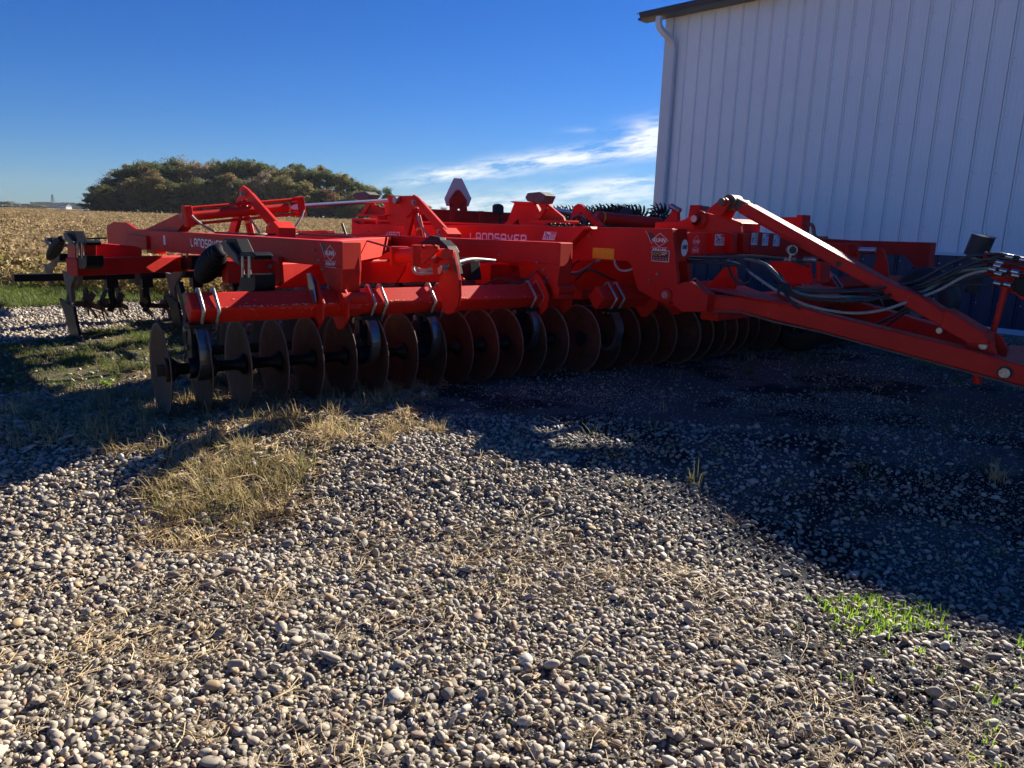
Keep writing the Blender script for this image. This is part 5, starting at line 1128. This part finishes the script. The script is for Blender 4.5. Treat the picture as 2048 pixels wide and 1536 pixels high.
# ---------------------------------------------------------------- folded rotary hoe behind the machine
Hc=rootlocal('rotary_hoe','folded rotary hoe with rows of curved tooth wheels beyond the red machine','farm implement',-11,12)
def hoewheel():
    mb=MB(); n=16; 
    for k in range(n):
        a=2*math.pi*k/n; pts=[]
        for t in np.linspace(0,1,6):
            rr=.13+.165*t; aa=a+.38*t*t; pts.append((rr*math.cos(aa),0,rr*math.sin(aa)))
        mb.tube(pts,[.016,.016,.015,.013,.011,.007],5)
    mb.tube([(.13*math.cos(2*math.pi*i/20),0,.13*math.sin(2*math.pi*i/20)) for i in range(20)],.014,5,True); mb.cyl((0,-.02,0),(0,.02,0),.05,10)
    for k in range(5): a=k*1.257; mb.tube([(.04*math.cos(a),0,.04*math.sin(a)),(.13*math.cos(a),0,.13*math.sin(a))],.01,4)
    return mb.mesh('tooth_wheel','rustdark')
HW=hoewheel()
wheels=[]
for i in range(26):
    t=i/25; x=1050+ (1272-1050)*t; y=430+ (424-430)*0+ 5*t; wheels.append((x,y,12.6-1.2*t))
for i in range(9): wheels.append((1200+i*9.5,432+.4*i,11.2))
wheels+= [(1312,430,12.0),(1318,431,12.15),(1324,431,12.3)]
for i,(x,y,v) in enumerate(wheels):
    p=pv(x,y+6,v); link('tooth_wheel',HW,Hc,M4=Matrix.Translation(p-BASE[Hc.name])@Matrix.Rotation(random.uniform(0,6),4,'Y')@Matrix.Rotation(.15*math.sin(i),4,'Z'))
a=pv(1040,440,12.6); b_=pv(1330,440,11.6)
part('tool_bar',MB().beam(a,b_,.12,.12),'rustdark',Hc,.004)
part('stand_leg',MB().box((a.x+.5,a.y-.1,a.z/2-.1),(.1,.1,a.z)).box((b_.x-.6,b_.y+.1,b_.z/2-.1),(.1,.1,b_.z)),'rustdark',Hc)
part('wheel_shaft',MB().cyl(pv(1050,436,12.6),pv(1272,441,11.4),.03,8),'rustdark',Hc)
bl=MB().cyl(pv(1252,430,11.1),pv(1252,430,11.25),.14,14); part('end_plate',bl,'blue',Hc)
# ---------------------------------------------------------------- sky and sun
ELV=R(28.7); AZ=R(-5)   # sun: across the machine, slightly towards its front
sh=(VD*math.cos(AZ)+UD*math.sin(AZ)).normalized(); sd=Vector((sh.x*math.cos(ELV),sh.y*math.cos(ELV),math.sin(ELV)))
sun=bpy.data.lights.new('sun','SUN'); sun.energy=5.0; sun.angle=R(.53); sun.color=(1,.92,.78); so=bpy.data.objects.new('sun',sun); COL.objects.link(so)
so.rotation_euler=(-sd).to_track_quat('-Z','Y').to_euler(); so.location=(0,0,20)
w=bpy.data.worlds.new("World"); S.world=w; w.use_nodes=True; t=w.node_tree; bg=t.nodes['Background']
st=nd(t,'ShaderNodeTexSky'); st.sky_type='NISHITA'; st.sun_disc=False; st.sun_elevation=ELV; st.sun_rotation=math.atan2(sd.x,sd.y); st.altitude=200; st.air_density=1.0; st.dust_density=.05; st.ozone_density=4.0
# thin wispy clouds low in the sky, laid out by compass direction and height above the horizon
tc=nd(t,'ShaderNodeTexCoord'); sp_=nd(t,'ShaderNodeSeparateXYZ'); t.links.new(tc.outputs['Generated'],sp_.inputs[0])
def mth(op,a,b=None,c=None,clamp=False):
    n=nd(t,'ShaderNodeMath',operation=op,use_clamp=clamp)
    for i,x in enumerate((a,b,c)):
        if x is None: continue
        if hasattr(x,'links'): t.links.new(x,n.inputs[i])
        else: n.inputs[i].default_value=x
    return n.outputs[0]
az=mth('ARCTAN2',sp_.outputs[0],sp_.outputs[1]); el=mth('ARCSINE',sp_.outputs[2])
cb=nd(t,'ShaderNodeCombineXYZ'); t.links.new(mth('MULTIPLY',az,9.0),cb.inputs[0]); t.links.new(mth('MULTIPLY_ADD',az,-7.0,mth('MULTIPLY',el,48.0)),cb.inputs[1])
nz=noise(t,1.6,9,cb.outputs[0],.62)
cb2=nd(t,'ShaderNodeCombineXYZ'); t.links.new(mth('MULTIPLY',az,2.0),cb2.inputs[0]); t.links.new(mth('MULTIPLY_ADD',az,-3.0,mth('MULTIPLY',el,30.0)),cb2.inputs[1]); nz2=noise(t,1.1,6,cb2.outputs[0],.55)
def azel(px,py): r=ray(px,py); return math.atan2(r.x,r.y),math.atan2(r.z,math.hypot(r.x,r.y))
def blob(px,py,wx,wy,slope,amp):
    a,e_=azel(px,py); wx/=F; wy/=F
    da=mth('SUBTRACT',az,a); de=mth('SUBTRACT',mth('SUBTRACT',el,e_),mth('MULTIPLY',da,slope))
    q=mth('ADD',mth('POWER',mth('ABSOLUTE',mth('DIVIDE',da,wx)),2.4),mth('POWER',mth('ABSOLUTE',mth('DIVIDE',de,wy)),2.0))
    return mth('MULTIPLY',mth('POWER',2.718,mth('MULTIPLY',q,-1.0)),amp)
tot=None
for bl_ in ((1150,314,150,17,.14,1.15),(925,346,110,15,.14,1.0),(1310,275,60,26,.0,1.35),(1420,265,90,30,.1,1.2),(840,360,60,8,.15,.5),(1200,375,180,14,.12,.55),(1100,405,300,22,.08,.72),(1190,262,50,6,.0,.3),(1280,360,90,12,.12,.5),(1000,430,400,22,0,.65)):
    q=blob(*bl_); tot=q if tot is None else mth('ADD',tot,q)
cl=mth('MULTIPLY',tot,mth('MULTIPLY_ADD',nz,5.2,-2.05,clamp=True)); cl=mth('MULTIPLY',cl,mth('MULTIPLY_ADD',nz2,1.3,.35,clamp=True),clamp=True); cl=mth('MULTIPLY',cl,.92)
hs=nd(t,'ShaderNodeHueSaturation'); hs.inputs['Saturation'].default_value=1.30; t.links.new(st.outputs[0],hs.inputs['Color']); skyc=mix(t,1.0,hs.outputs[0],(.265,.45,.77),'MULTIPLY')
cm=mix(t,cl,skyc,(7.4,7.7,8.1)); t.links.new(cm,bg.inputs['Color']); bg.inputs['Strength'].default_value=.05
S.view_settings.view_transform='Standard'; S.view_settings.look='None'; S.view_settings.exposure=1.42; S.view_settings.gamma=1; S.view_settings.use_curve_mapping=False
S.cycles.max_bounces=6; S.cycles.diffuse_bounces=3; S.cycles.transparent_max_bounces=8

# ---------------------------------------------------------------- the air
hz=MB().box((0,760,28),(3300,1780,64)).mesh('haze',None); m=bpy.data.materials.new('haze_air'); m.use_nodes=True; tt_=m.node_tree
for n_ in list(tt_.nodes):
    if n_.type=='BSDF_PRINCIPLED': tt_.nodes.remove(n_)
vv=tt_.nodes.new('ShaderNodeVolumePrincipled'); vv.inputs['Density'].default_value=.00008; vv.inputs['Color'].default_value=(.80,.88,1,1); vv.inputs['Anisotropy'].default_value=.2
tt_.links.new(vv.outputs[0],tt_.nodes['Material Output'].inputs['Volume']); hz.materials.append(m); ho=link('haze',hz); kind(ho,'stuff')
